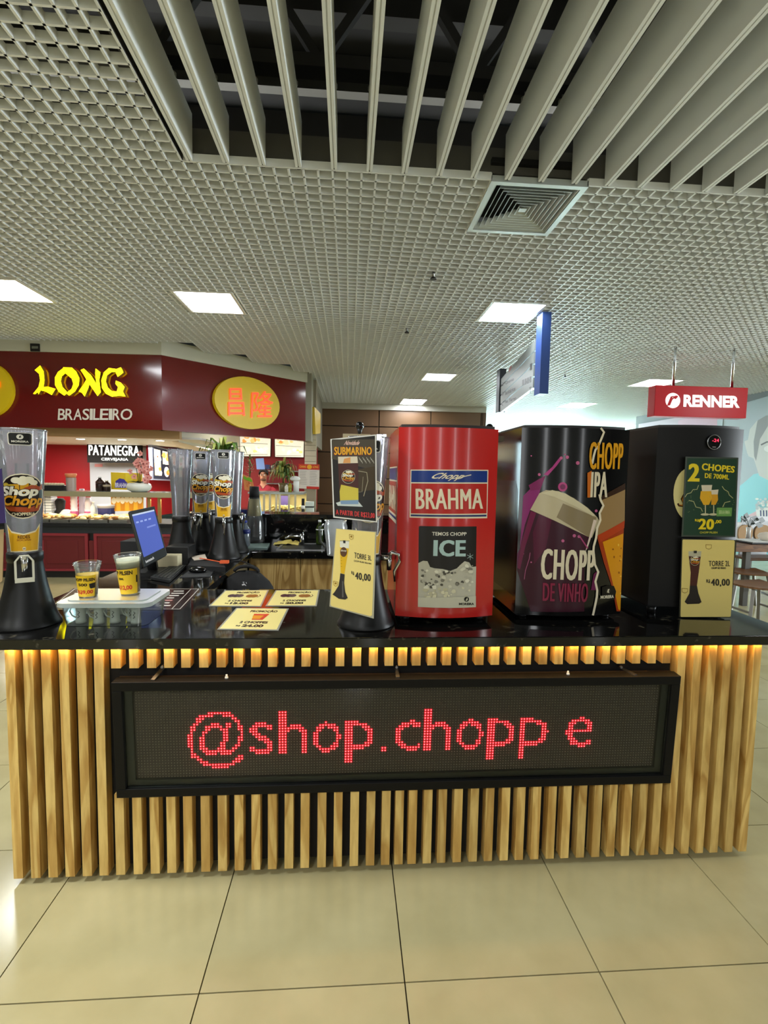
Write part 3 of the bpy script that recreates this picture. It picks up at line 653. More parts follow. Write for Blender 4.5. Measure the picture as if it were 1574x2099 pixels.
# ------------------------------------------------------------------ keg dispensers
DW, DD, DB = .366, .42, .038
def dispenser(name, label, body_m, xl, xr, Y, z0, z1, cat='beer dispenser'):
    xc = (xl+xr)/2; w = xr-xl
    t = thing(name, label, cat, (xc, Y, ZT)); g = lambda u: Y-DB*(1-(2*u/w)**2)
    prof = [(xc+u, g(u)) for u in [w*(-.5+k/24) for k in range(25)]]+[(xr, Y+DD-.02), (xr-.02, Y+DD), (xl+.02, Y+DD), (xl, Y+DD-.02)]
    q = MB(); n = len(prof)
    q.add([(x, y, z0) for x, y in prof]+[(x, y, z1) for x, y in prof], [(i, (i+1) % n, n+(i+1) % n, n+i) for i in range(24)], 0, True)
    q.add([(x, y, z0) for x, y in prof]+[(x, y, z1) for x, y in prof], [(i, (i+1) % n, n+(i+1) % n, n+i) for i in range(24, n)], 0, False)
    q.add([(x, y, z0) for x, y in prof]+[(x, y, z1) for x, y in prof], [tuple(range(n))[::-1], tuple(range(n, 2*n))])
    q.build('body', body_m, t, fix=False)
    q = MB(); pr2 = [(xc+(x-xc)*.94, Y+DD/2+(y-Y-DD/2)*.94) for x, y in prof]; q.prism(pr2, z1, z1+.012); q.build('lid', mat((40, 38, 36), .5, name='lid_plastic'), t)
    q = MB(); q.box(xl+.012, Y+.02, z0-.012, xr-.012, Y+DD-.01, z0); q.build('base_tray', MATTE, t)
    for sx in (xl+.045, xr-.045):
        for sy in (Y+.045, Y+DD-.05): MB().cyl((sx, sy, ZT), (sx, sy, z0-.012), .017, .02, n=14).build('foot', BLACK, t)
    def fn(u, v, h): 
        s = -4*DB*-1*2*u/w/w; nx = Vector((-(8*DB*u/w/w)*-1, -1, 0)); nx = Vector((8*DB*u/w/w, -1, 0)).normalized()
        return Vector((xc+u, g(u), v))+nx*h
    def inv(x, y):
        pt = at_y(x, y, Y-DB*.6)
        for _ in range(4):
            u = pt.x-xc; pt = at_y(x, y, g(max(-w/2, min(w/2, u))))
        return (max(-w/2+.001, min(w/2-.001, pt.x-xc)), pt.z)
    def side(h0):    # left flank
        return (lambda u, v, h: Vector((xl-h, Y+u, v))), None
    return t, fn, inv, (xc, w, xl, xr)
REDM = mat((196, 38, 34), .16, coat=.3, name='red_gloss'); BLKG = mat((9, 8, 9), .12, coat=.1, name='black_gloss'); BLKS = mat((15, 14, 13), .45, spec=.25, name='black_satin')
def front_x(px, py, Y): return at_y(px, py, Y).x
# red dispenser
Y = 1.955; z0 = at_y(915, 1267, Y-DB).z; z1 = at_y(915, 876, Y-DB).z
t, fn, inv, g = dispenser('beer_dispenser', 'glossy red beer dispenser with blue and white brand panel', REDM, at_y(813.5, 1080, Y).x, at_y(1015, 1080, Y).x, Y, z0, z1)
p = Print(inv); K = crop(640, 850, .26684)
CR = (238, 226, 196); BL_ = (32, 58, 132)
p.poly([K(*q) for q in ((755, 422), (1352, 424), (1343, 795), (747, 790))], CR, 0); p.poly([K(*q) for q in ((762, 430), (1344, 432), (1343, 520), (760, 518))], BL_, 1)
p.poly([K(*q) for q in ((760, 528), (1342, 530), (1338, 758), (757, 758))], (190, 44, 36), 1); p.poly([K(*q) for q in ((757, 766), (1338, 768), (1336, 782), (756, 780))], (46, 58, 106), 1)
p.text('Chopp', [K(925, 446), K(1165, 448), K(1160, 510), K(915, 505)], CR, 2, .02, .3); p.strokes([K(*q) for q in ((1100, 490), (1150, 478), (1220, 462))], 1.8, CR, 2)
p.text('BRAHMA', [K(793, 568), K(1308, 570), K(1310, 722), K(795, 724)], CR, 2, .0, fat=.035)
p.build('brand_panel', t, fn, .012, rough=.2)
p = Print(inv)
p.poly([K(*q) for q in ((830, 855), (1262, 858), (1252, 1478), (812, 1476), (818, 860))], (34, 31, 28), 0)
p.text('TEMOS CHOPP', [K(920, 900), K(1185, 902), K(1184, 930), K(919, 928)], (226, 222, 206), 1, .02); p.text('ICE', [K(932, 962), K(1180, 962), K(1178, 1090), K(928, 1086)], (176, 204, 200), 1, .02, fat=.03)
for a in range(3):
    dx, dy = 26*math.cos(a*math.pi/3+.5), 26*math.sin(a*math.pi/3+.5); p.strokes([K(1212-dx, 1090-dy), K(1212+dx, 1090+dy)], .9, (170, 190, 186), 1)
p.poly([K(*q) for q in ((815, 1140), (850, 1122), (885, 1125), (905, 1170), (940, 1180), (1000, 1185), (1060, 1200), (1110, 1180), (1140, 1150), (1170, 1125), (1205, 1135), (1225, 1170), (1258, 1165), (1252, 1476), (812, 1474))], (196, 192, 172), 1)
rnd = random.Random(3)
for k in range(120):
    x, y = rnd.uniform(835, 1235), rnd.uniform(1150, 1440); r = rnd.uniform(2, 7)
    if y < 1200 and 890 < x < 1120: continue
    n_ = rnd.randint(5, 7); p.poly([K(x+r*3.2*rnd.uniform(.6, 1.1)*math.cos(2*math.pi*i/n_), y+r*3.*rnd.uniform(.5, 1)*math.sin(2*math.pi*i/n_)) for i in range(n_)], rnd.choice([(216, 212, 190), (232, 228, 206), (130, 126, 112), (184, 180, 162), (84, 80, 70)] if y < 1330 else [(220, 214, 180), (230, 224, 190), (200, 194, 160)]), 2+k % 4)
p.poly([K(*q) for q in ((813, 1400), (1252, 1390), (1252, 1476), (812, 1474))], (206, 202, 178), 6); p.text('MOREIRA', [K(1123, 1442), K(1238, 1442), K(1238, 1460), K(1123, 1460)], (40, 36, 30), 7, .05); p.poly(circ(*K(1181, 1415), 5, 5), (30, 28, 24), 7); p.poly([K(1172, 1425), K(1186, 1402), K(1190, 1418), K(1182, 1428)], (210, 206, 180), 8)
p.build('ice_poster', t, fn, .012, rough=.25)
xl = g[2]; ps = Print()
ps.poly([(.03, 1.30), (.40, 1.30), (.40, 1.53), (.03, 1.53)], CR, 0); ps.poly([(.036, 1.475), (.394, 1.475), (.394, 1.524), (.036, 1.524)], BL_, 1); ps.poly([(.036, 1.335), (.394, 1.335), (.394, 1.468), (.036, 1.468)], (190, 44, 36), 1); ps.poly([(.036, 1.315), (.394, 1.315), (.394, 1.325), (.036, 1.325)], BL_, 1)
ps.text('BRAHMA', (.39, 1.45, .05, 1.35), CR, 2, .05); ps.build('side_panel', t, lambda u, v, h: Vector((xl-h, 1.955+u, v)), rough=.2)
# knobs seen above the tops: swan-neck tap handles standing on a drip tower behind
def knob(label, px, py, Y, r):
    p = at_y(px, py, Y); t = thing('keg_tap_handle', label, 'tap handle', (p.x, Y, ZT), 0, 'black ball tap handles behind the dispensers')
    q = MB(); q.cyl((p.x, Y, p.z-r*2.1), (p.x, Y, p.z-r*.5), r*.28, r*.75, 12); q.build('stem', BLACK, t); MB().ball(p, r, 16, sc=(1, 1, 1.05)).build('ball', mat((6, 6, 6), .1, name='black_ball'), t)
    q = MB(); q.box(p.x-r*4, Y-.04, p.z-r*3.4, p.x+r*2.6, Y+.04, p.z-r*2.1); q.cyl((p.x, Y, ZT), (p.x, Y, p.z-r*3.3), .03, n=14); q.build('column', mat((168, 158, 124), .4, name='cream_enamel'), t)
knob('black ball tap handle on cream column behind the beer mug poster', 737, 873, 2.46, .02)
knob('black ball tap handle just right of the red dispenser top', 1003, 877, 2.50, .02)
# black and purple dispenser
Y = 1.995; z0 = at_y(1165, 1263, Y-DB).z; z1 = at_y(1165, 877, Y-DB).z
t, fn, inv, g = dispenser('beer_dispenser', 'black beer dispenser printed with purple wine beer and a torn white line', BLKG, at_y(1062, 1080, Y).x, at_y(1280, 1080, Y).x, Y, z0, z1)
p = Print(inv); K = crop(1000, 850, .2191)
def PP(pts, col, lay): p.poly([K(*q) for q in pts], col, lay)
MG, DM = (142, 44, 112), (58, 16, 34)
PP([(330, 760), (400, 690), (500, 640), (470, 800), (330, 1100), (300, 1250)], MG, 1); PP([(380, 660), (480, 600), (540, 570), (520, 620), (490, 700), (400, 710)], (130, 36, 92), 2); PP([(520, 560), (600, 490), (670, 400), (700, 400), (640, 480), (560, 570)], (176, 60, 130), 2)
PP([(300, 1250), (330, 1150), (300, 1560), (240, 1400), (270, 1300)], (100, 26, 76), 1)
for x, y, r in ((685, 405, 3.2), (740, 398, 3.6), (838, 452, 3.8), (720, 372, 1.6), (700, 1180, 3.2), (806, 1132, 3.4), (850, 1140, 3), (340, 1215, 2.6), (404, 1380, 1.6), (405, 385, 1.4), (330, 1300, 1.5), (480, 560, 3), (1010, 900, 3)): p.poly(circ(*K(x, y), r, n=14), (196, 96, 142), 3)
p.poly(circ(*K(698, 675), 9.5), (186, 64, 128), 2); p.poly(circ(*K(698, 675), 5.5), (120, 30, 84), 3)
PP([(395, 890), (600, 960), (945, 1130), (930, 1210), (900, 1290), (900, 1840), (400, 1840), (270, 1450), (300, 1250), (345, 1030)], DM, 2)
PP([(400, 900), (450, 920), (350, 1230), (300, 1450), (275, 1430), (310, 1210)], (110, 24, 66), 3); PP([(480, 925), (600, 960), (540, 1250), (430, 1400), (420, 1100)], (82, 16, 46), 3)
PP([(395, 890), (480, 735), (540, 705), (660, 715), (800, 780), (930, 870), (1020, 960), (1035, 990), (970, 1150), (930, 1140), (620, 990)], (196, 184, 150), 4)
PP([(640, 960), (700, 830), (1010, 960), (960, 1150), (930, 1140)], (140, 124, 92), 5); PP([(500, 735), (600, 705), (720, 735), (900, 850), (1000, 940), (980, 950), (800, 850), (620, 770)], (214, 204, 168), 6)
PP([(985, 980), (1015, 990), (930, 1240), (905, 1290)], (226, 206, 190), 5)
p.strokes([K(*q) for q in ((395, 1290), (385, 1350), (350, 1460), (340, 1540))], 1.2, (176, 90, 130), 4); p.strokes([K(*q) for q in ((850, 1130), (890, 1190), (930, 1250))], 2.6, (176, 70, 120), 6)
PP([(985, 1490), (1020, 1460), (1005, 1640), (960, 1640)], (110, 30, 80), 4)
# right hand side: amber glass behind the torn edge
PP([(1060, 800), (1280, 690), (1275, 990), (1020, 1130), (1035, 990), (1070, 870)], (158, 128, 84), 3); PP([(1060, 760), (1280, 640), (1280, 700), (1060, 800)], (60, 40, 26), 3)
PP([(1020, 1130), (1275, 990), (1270, 1060), (1050, 1190)], (186, 66, 26), 4); PP([(1020, 1150), (1268, 1050), (1235, 1838), (1200, 1838), (1160, 1620), (1080, 1380)], (166, 60, 20), 3); PP([(1070, 1190), (1262, 1110), (1240, 1830), (1215, 1820), (1160, 1560)], (222, 150, 18), 4)
rnd = random.Random(5)
for k in range(26):
    x = rnd.uniform(1110, 1245); y = rnd.uniform(1160, 1700)
    if x-1110 > (y-1160)*.22: p.poly(circ(*K(x, y), rnd.uniform(.8, 2), rnd.uniform(1, 3.2), 8), rnd.choice([(150, 84, 10), (240, 190, 60)]), 5)
z_ = [(1050, 125), (1080, 165), (1060, 215), (1045, 250), (1030, 290), (1000, 330), (985, 385), (970, 460)]
p.strokes([K(*q) for q in z_], 4.2, (232, 220, 192), 7)
z_ = [(1030, 745), (1055, 800), (1068, 850), (1045, 920), (1040, 985), (1022, 1060), (1000, 1150), (990, 1230), (975, 1270), (1000, 1400), (1020, 1470), (1005, 1560), (1010, 1640), (1018, 1700), (995, 1760), (982, 1875)]
p.strokes([K(x+(-6 if i % 2 else 6), y) for i, (x, y) in enumerate(z_)], 4.4, (232, 220, 192), 7)
PP([(925, 545), (965, 525), (955, 775), (925, 775)], (206, 108, 22), 7)
p.text('CHOPP', [K(945, 255), K(1262, 268), K(1248, 512), K(940, 512)], (226, 160, 28), 8, .0, fat=.06); p.text('IPA', [K(962, 535), K(1118, 535), K(1108, 772), K(950, 772)], (228, 216, 186), 8, .0, fat=.06)
p.text('CHOPP', [K(500, 1250), K(1000, 1265), K(985, 1552), K(488, 1535)], (228, 216, 186), 8, .0, fat=.06); p.text('DE VINHO', [K(512, 1568), K(935, 1575), K(925, 1752), K(508, 1740)], (134, 34, 64), 8, .0, fat=.05)
PP([(1060, 1610), (1110, 1595), (1170, 1600), (1190, 1650), (1175, 1730), (1060, 1720)], (14, 12, 12), 8); p.text('MOREIRA', [K(1045, 1690), K(1168, 1682), K(1168, 1712), K(1045, 1720)], (216, 208, 180), 9, .05); p.poly(circ(*K(1115, 1645), 5.5), (40, 36, 30), 9); PP([(1105, 1660), (1112, 1630), (1128, 1628), (1120, 1648), (1126, 1664)], (216, 208, 180), 10)
p.build('wine_print', t, fn, .012, rough=.2)
xl = g[2]; ps = Print(); ps.poly([(.02, 1.0), (.33, 1.0), (.33, 1.44), (.30, 1.48), (.05, 1.48), (.02, 1.44)], (46, 42, 34), 0); ps.poly([(.04, 1.34), (.31, 1.34), (.31, 1.46), (.04, 1.46)], (70, 64, 52), 1)
ps.build('side_print', t, lambda u, v, h: Vector((xl-h, 1.995+u, v)), rough=.2)
# plain black dispenser
Y = 2.06; z0 = at_y(1425, 1245, Y-DB).z; z1 = at_y(1425, 876, Y-DB).z
t, fn, inv, g = dispenser('beer_dispenser', 'matt black beer dispenser with round thermostat, rightmost on the bar', BLKS, at_y(1338, 1060, Y).x, at_y(1512, 1060, Y).x, Y, z0, z1)
K = crop(1240, 850, .2191)
q = MB(); cu, cv = inv(*K(1008, 258)); N0 = (fn(cu, cv, 1)-fn(cu, cv, 0)); c0 = fn(cu, cv, 0); q.cyl(c0-N0*.004, c0+N0*.008, .031, .029, 28); th = q.build('thermostat', mat((10, 10, 10), .12, name='display_glass'), t)
q = MB(); pts = [c0+N0*.008+(fn(cu+.03*math.cos(a), cv+.03*math.sin(a), 0)-fn(cu, cv, 0)) for a in [2*math.pi*k/28 for k in range(29)]]; q.tube(pts, .0016, 6); q.build('bezel', STEEL, th)
p = Print(); p.text('-24', (cu-.010, cv+.014, cu+.020, cv+.001), (255, 40, 70), 22, .005, emit=2.0); p.poly([(cu-.008, cv-.022), (cu+.008, cv-.022), (cu+.008, cv-.019), (cu-.008, cv-.019)], (170, 160, 165), 22)
p.build('digits', th, fn, .01)
p = Print(inv); p.poly(circ(*K(790, 745), 33, 54, 36), (236, 222, 150), 0); p.strokes([K(*q) for q in ((740, 745), (715, 790), (735, 830), (720, 855), (690, 850), (680, 830))], 4, (70, 40, 14), 1)
p.strokes([K(*q) for q in ((738, 760), (722, 795), (735, 830), (720, 850), (692, 842))], 2, (206, 130, 40), 2); p.build('round_sticker', t, fn, .012, rough=.3)
# cards hanging on the black dispenser
px = [(1405.5, 936), (1513.5, 938), (1507, 1101), (1397, 1100)]
Yc = 1.995; 
t, fn, inv = quad_print('promo_poster', 'dark green promo poster with two beer glasses on the black dispenser', 'poster', px, (1.6, Yc, 1.4), (-.05, -1, 0), edge=mat((60, 70, 58), .2, name='clear_sleeve'))
p = Print(inv); p.poly(inset(px, 3), (28, 62, 40), 0); YE = (240, 214, 30); K = crop(1380, 860, .224)
p.text('2', [K(140, 402), K(245, 404), K(238, 568), K(130, 566)], YE, 2, .02, fat=.03); p.text('CHOPES', [K(262, 398), K(565, 428), K(556, 488), K(258, 462)], YE, 2, .02, fat=.025); p.text('DE 700ML', [K(288, 490), K(512, 505), K(508, 550), K(286, 535)], YE, 2, .015, fat=.02)
p.poly([K(*q) for q in ((255, 600), (355, 598), (345, 660), (262, 658))], (226, 214, 186), 2); p.poly([K(*q) for q in ((250, 655), (345, 655), (352, 720), (325, 780), (275, 782), (242, 720))], (232, 176, 28), 3); p.poly([K(*q) for q in ((345, 645), (412, 640), (405, 690), (350, 690))], (226, 214, 186), 2); p.poly([K(*q) for q in ((350, 685), (405, 685), (408, 735), (385, 780), (345, 780))], (222, 160, 24), 2)
for x, y in ((292, 782), (368, 782)): p.strokes([K(x, y), K(x, y+78)], 2, (206, 200, 160), 3); p.poly(circ(*K(x-4, y+86), 9, 2.4, 14), (206, 200, 160), 3)
for pts in (((230, 600), (215, 640), (180, 640), (160, 670), (125, 680), (105, 710)), ((445, 610), (465, 640), (500, 660), (510, 690), (545, 720)), ((140, 740), (185, 750), (205, 800), (250, 810), (265, 840)), ((450, 800), (470, 760), (520, 748))): p.strokes([K(*q) for q in pts], 1.3, (190, 190, 130), 2)
for k in range(40): p.poly(circ(*K(rnd.uniform(120, 560), rnd.uniform(640, 860)), .6, .6, 5), (150, 170, 100), 1)
p.poly([K(*q) for q in ((395, 806), (535, 806), (530, 885), (392, 885))], (110, 160, 80), 4); p.text('BRAHMA', (*K(415, 830), *K(515, 865)), (190, 214, 150), 5, .02)
p.text('R$', (*K(196, 910), *K(232, 935)), YE, 2, .03); p.text('20', [K(232, 905), K(375, 910), K(368, 1008), K(226, 1005)], YE, 2, .02, fat=.03); p.text(',00', (*K(378, 918), *K(438, 955)), YE, 2, .04); p.text('CHOPP PILSEN', (*K(240, 1024), *K(402, 1042)), (190, 186, 60), 2, .03)
p.build('printed_face', t, fn, gap=.0002, rough=.25)
px = [(1398, 1104), (1510, 1107), (1497, 1266), (1392, 1265)]
t, fn, inv = quad_print('price_card', 'yellow laminated card for a two litre tower under the green poster', 'price card', px, (1.6, Yc-.004, 1.1), (-.05, -1, 0), edge=mat((60, 58, 42), .2, name='clear_sleeve2'))
p = Print(inv); p.poly([K(*q) for q in ((90, 1098), (555, 1104), (562, 1115), (525, 1800), (515, 1805), (70, 1806), (65, 1795), (84, 1105))], YL, 0)
p.poly([K(*q) for q in ((138, 1205), (256, 1205), (250, 1260), (140, 1255))], (196, 190, 160), 1); p.poly([K(*q) for q in ((140, 1250), (250, 1255), (232, 1400), (212, 1540), (150, 1540), (158, 1400))], (78, 34, 24), 1); px_logo(p, *K(195, 1290), 10)
p.poly([K(*q) for q in ((150, 1520), (215, 1520), (228, 1590), (256, 1668), (235, 1685), (125, 1688), (102, 1668), (145, 1590))], (40, 32, 28), 3); p.poly([K(*q) for q in ((182, 1200), (212, 1200), (210, 1222), (184, 1222))], (40, 38, 36), 12)
for a in ((324, 1162), (105, 1562)): p.strokes([K(a[0]-28, a[1]-18), K(a[0]+25, a[1]-15), K(a[0]+22, a[1]+15), K(a[0], a[1]+25), K(a[0]-26, a[1]+15), K(a[0]-28, a[1]-18)], 1, (140, 100, 20), 2)
p.text('TORRE 2L', (*K(322, 1292), *K(517, 1342)), DK, 2, 0, fat=.03); p.text('CHOPP DE VINHO', (*K(345, 1350), *K(480, 1368)), DK, 2, .05); p.text('R$', (*K(300, 1462), *K(336, 1498)), DK, 2, .03); p.text('40,00', (*K(342, 1458), *K(516, 1530)), DK, 2, 0, fat=.045)
p.build('printed_face', t, fn, gap=.0002, rough=.3)
# ------------------------------------------------------------------ storage box with mini mugs, sample cups
bc = [at_z(118, 1287, ZT), at_z(296, 1284, ZT), at_z(330, 1232, ZT), at_z(133, 1232, ZT)]
bx0, by0 = -1.065, 1.905; bx1, by1 = -.745, 2.125; bz = ZT+.080
t = thing('storage_box', 'translucent plastic storage box with lid holding white mini mugs', 'box', ((bx0+bx1)/2, by0, ZT))
def rbox(q, x0, y0, x1, y1, z0, z1, r, grow=0):
    a = rrect(x0, y0, x1, y1, r); b = rrect(x0-grow, y0-grow, x1+grow, y1+grow, r); n = len(a)
    q.add([(x, y, z0) for x, y in a]+[(x, y, z1) for x, y in b], [(i, (i+1) % n, n+(i+1) % n, n+i) for i in range(n)], 0, True); return a, b
q = MB(); a, b = rbox(q, bx0+.01, by0+.01, bx1-.01, by1-.01, ZT+.001, bz, .03, .01); q.add([(x, y, ZT+.001) for x, y in a], [tuple(range(len(a)))]); q.build('tub', BOXM, t, fix=False)
q = MB(); L1 = rrect(bx0-.012, by0-.012, bx1+.012, by1+.012, .035); L2 = rrect(bx0+.015, by0+.015, bx1-.015, by1-.015, .03); q.prism(L1, bz-.004, bz+.012); q.prism(L2, bz+.012, bz+.018)
q.build('lid', clear_mat('lid_plastic_pale', tint=(225, 232, 232), haze=.46, rough=.35, hazecol=(236, 242, 236)), t)
mugm = mat((226, 224, 206), .4, name='mug_ceramic'); k = 0
for i, (ux, uy) in enumerate([(.055, .05), (.108, .075), (.125, .04), (.18, .05), (.235, .07), (.262, .04), (.08, .16), (.15, .17), (.21, .16)]):
    x, y = bx0+ux, by0+uy
    m_ = thing('mini_mug', ['first mini mug from the left in the front of the storage box', 'second mini mug from the left, set back in the storage box', 'third mini mug from the left, front row of the storage box', 'fourth mini mug from the left in the storage box', 'fifth mini mug from the left, set back in the storage box', 'rightmost mini mug in the front of the storage box', 'left mini mug in the back row of the box', 'middle mini mug in the back row of the box', 'right mini mug in the back row of the box'][i], 'mug', (x, y, ZT+.004), 0, 'white mini mugs in the box')
    z = ZT+.004
    MB().lathe([(.019, z), (.019, z+.008), (.017, z+.012), (.016, z+.04), (.018, z+.066), (.016, z+.066), (.014, z+.014)], 18, (x, y, 0)).build('cup', mugm, m_)
    MB().tube([(x-.016, y-.004, z+.060), (x-.030, y-.008, z+.062), (x-.036, y-.009, z+.045), (x-.028, y-.008, z+.028), (x-.016, y-.004, z+.020)], .003, 6).build('handle', mugm, m_)
    p = Print(); p.strokes([(-.004, .022), (.003, .027), (-.003, .035), (.004, .043), (-.002, .048)], .003, (60, 60, 52), 0); p.build('printed_mark', m_, lambda u, v, h, x=x, y=y, z=z: Vector((x+u, y-.0172-h, z+v)))
lt = bz+.018
def cup(label, px, py, H, r0, r1, words, tilt=0):
    b = at_z(px, py, lt); t = thing('plastic_cup', label, 'cup', (b.x, b.y, lt), 0, 'sample cups on the box', rot=(0, tilt, 0)); B = _MW[t.name]
    put = lambda q, n, m, **k: (setattr(q, 'v', [B @ v for v in q.v]), q.build(n, m, t, **k))[1]
    R = lambda z: r0+(r1-r0)*z/H
    q = MB(); q.lathe([(r0, .0), (r0+.0005, .003), (R(H*.86), H*.86), (r1, H*.88), (r1+.002, H*.985), (r1+.0045, H)], 28, cap=False); q.lathe([(r0-.002, .004), (R(H*.86)-.002, H*.86)], 28, cap=False); put(q, 'outer_cup', CUPM, fix=False)
    q = MB(); q.lathe([(r1-.002, H*.9), (r1+.003, H*1.03), (r1+.0055, H*1.06), (r1+.003, H*1.07)], 28, cap=False); put(q, 'inner_rim', CUPM, fix=False)
    put(MB().lathe([(r0-.004, .006), (R(H*.70)-.004, H*.70)], 28), 'beer_sleeve', mat((226, 182, 60), .5, name='paper_yellow'))
    p = Print(); s = r0*1.1
    fnc = lambda u, v, h: B @ Vector(((R(v)+.0008+h)*math.sin(u/s), -(R(v)+.0008+h)*math.cos(u/s), v))
    p.poly([(-1.2*s, H*.04), (1.15*s, H*.04), (1.15*s, H*(.70 if 'PILSEN' not in words[0] else .72)), (-1.2*s, H*.68)], (240, 200, 44), 0)
    for w_, (x0, z1, x1, z0), c in words[1:]: p.text(w_, (x0*s, z1*H, x1*s, z0*H), c, 2, .05)
    p.poly([(1.02*s*.55, H*.44), (1.15*s, H*.47), (1.15*s, H*.30), (.7*s, H*.29), (.6*s, H*.33)], (30, 28, 24), 3) if words[0] == 'PIL' else p.poly([(1.0*s, H*.52), (1.15*s, H*.52), (1.15*s, H*.33), (1.0*s, H*.33)], (30, 28, 24), 3)
    o = p.build('price_label', t, fnc, .006, .0002)
    if words[0] != 'PIL': put(MB().lathe([(R(H*.72)-.004, H*.72), (R(H*.95)-.004, H*.95)], 28), 'foam', mat((226, 220, 190), .6, name='foam_paper'))
BRN_T, RD_T = (70, 52, 20), (206, 70, 30)
cup('smaller yellow sample cup marked nine, on the left of the box lid', 181, 1222, .125, .031, .044, ['PIL', ('CHOPP PILSEN', (-1.15, .62, 1.1, .52), BRN_T), ('500', (-.5, .46, .4, .37), BRN_T), ('R$9,00', (-.75, .25, .95, .11), RD_T)])
cup('taller yellow sample cup marked twelve, on the right of the box lid', 268, 1217, .150, .034, .046, ['BIG', ('PP PILSEN', (-1.0, .66, .7, .55), BRN_T), ('700ML', (-.7, .48, -.1, .42), BRN_T), ('$12,00', (-.9, .28, .6, .14), RD_T)], -.06)
# ------------------------------------------------------------------ promo cards lying on the counter, menu mat
PC = mat((226, 218, 170), .2, name='promo_laminate')
def promo(label, px, price, dx=0):
    c = [at_z(*q, ZT) for q in px]; O = sum(c, Vector())/4; t = thing('promo_card', label, 'promo card', (O.x, O.y, ZT), 0, 'promo cards flat on the granite')
    MB().slab(c, (0, 0, 1), .002).build('sleeve', mat((150, 150, 138), .15, name='clear_sleeve3'), t)
    def bi(a, b): return (c[0]*(1-a)+c[1]*a)*(1-b)+(c[3]*(1-a)+c[2]*a)*b       # a: left to right, b: top to bottom
    fn = lambda u, v, h: bi(u, 1-v)+Vector((0, 0, .002+h))
    p = Print(); p.poly([(.03, .03), (.97, .03), (.97, .97), (.03, .97)], (234, 220, 140), 0)
    p.text('PROMOÇÃO', (.32, .9, .82, .76), (50, 44, 30), 2, .05)
    if price == '24,00':
        p.poly([(.42, .70), (.7, .70), (.64, .42), (.45, .42)], (206, 60, 34), 2); p.poly([(.42, .62), (.62, .62), (.58, .46), (.45, .46)], (226, 150, 30), 3)
    else:
        for x_ in (.26, .36, .44): p.poly(circ(x_, .62, .08, .1, 14), (66, 36, 48) if x_ < .4 else (96, 76, 70), 2)
        for x_ in (.66, .74): p.poly(circ(x_, .60, .09, .1, 14), (150, 96, 40), 2)
        p.strokes([(.82, .52), (.88, .6), (.85, .68)], .02, (100, 70, 40), 2)
    p.text('2 CHOPPES', (.28, .36, .76, .26), (50, 44, 30), 2, .05); p.text('R$', (.26, .18, .33, .12), (50, 44, 30), 2, .04); p.text(price, (.36, .22, .72, .08), (50, 44, 30), 2, .06)
    p.build('printed_face', t, fn, gap=.0002, rough=.25)
promo('yellow promo card lying flat, back left of the three on the granite', [(461, 1211), (551, 1210), (535.5, 1244), (428, 1243)], '15,00')
promo('yellow promo card lying flat, back right of the three on the granite', [(565, 1210.5), (655, 1210), (649, 1243), (544, 1243)], '20,00')
promo('yellow promo card lying flat, nearest the counter edge of the three', [(484, 1247), (592, 1248), (570, 1293), (445, 1291)], '24,00')
c = [at_z(*q, ZT) for q in ((150, 1206), (414, 1206), (372, 1251), (92, 1251))]
t = thing('menu_mat', 'dark brown printed menu mat with white border under the box', 'mat', (c[0].x, c[0].y, ZT)); MB().slab(c, (0, 0, 1), .001).build('mat_sheet', mat((40, 22, 18), .12, name='menu_print'), t)
def bi(a, b): return (c[0]*(1-a)+c[1]*a)*(1-b)+(c[3]*(1-a)+c[2]*a)*b
p = Print()
for a, b in (((.02, .04), (.98, .04)), ((.98, .04), (.98, .96)), ((.98, .96), (.02, .96)), ((.02, .96), (.02, .04)), ((.92, .04), (.92, .96))): p.strokes([a, b], .006 if a[0] == b[0] else .012, (190, 184, 170), 0)
rnd = random.Random(9)
for col in (.06, .68, .80):
    for r in range(7):
        w_ = rnd.uniform(.05, .1); p.poly([(col, .16+.11*r), (col+w_, .16+.11*r), (col+w_, .2+.11*r), (col, .2+.11*r)], (206, 200, 190) if r != 2 else (190, 120, 110), 0)
p.build('printed_lines', t, lambda u, v, h: bi(u, 1-v)+Vector((0, 0, .001+h)), gap=.0002)
# ------------------------------------------------------------------ register corner
def box_thing(name, label, cat, m, x0, y0, z0, x1, y1, z1, bevel=.003, part='body', group=None):
    t = thing(name, label, cat, ((x0+x1)/2, (y0+y1)/2, z0), 0, group); MB().box(x0, y0, z0, x1, y1, z1).build(part, m, t, bevel); return t
c = [at_plane(*q, (-.98, 2.85, 1.15), (.62, -1, .45)) for q in ((264, 1048), (317, 1037), (343, 1137), (296, 1163))]
Nn = (c[1]-c[0]).cross(c[3]-c[0]).normalized(); Nn = Nn if Nn.y < 0 else -Nn
O = sum(c, Vector())/4
t = thing('pos_monitor', 'black touch screen register monitor with blue display on the bar', 'monitor', (O.x, O.y, ZT))
MB().slab([p for p in c], -Nn, .035).build('housing', mat((30, 36, 36), .45, name='monitor_plastic'), t, .004)
U = (c[1]-c[0]); V = (c[3]-c[0]); bi2 = lambda a, b: (c[0]*(1-a)+c[1]*a)*(1-b)+(c[3]*(1-a)+c[2]*a)*b
p = Print(); p.poly([(.08, .16), (.94, .16), (.94, .93), (.08, .93)], (62, 76, 140), 0, emit=.55); p.poly([(.08, .9), (.94, .9), (.94, .93), (.08, .93)], (150, 160, 180), 1, emit=.5)
for k in range(4): p.poly([(.15+.16*k, .76), (.25+.16*k, .76), (.25+.16*k, .79), (.15+.16*k, .79)], (120, 134, 180), 1, emit=.5)
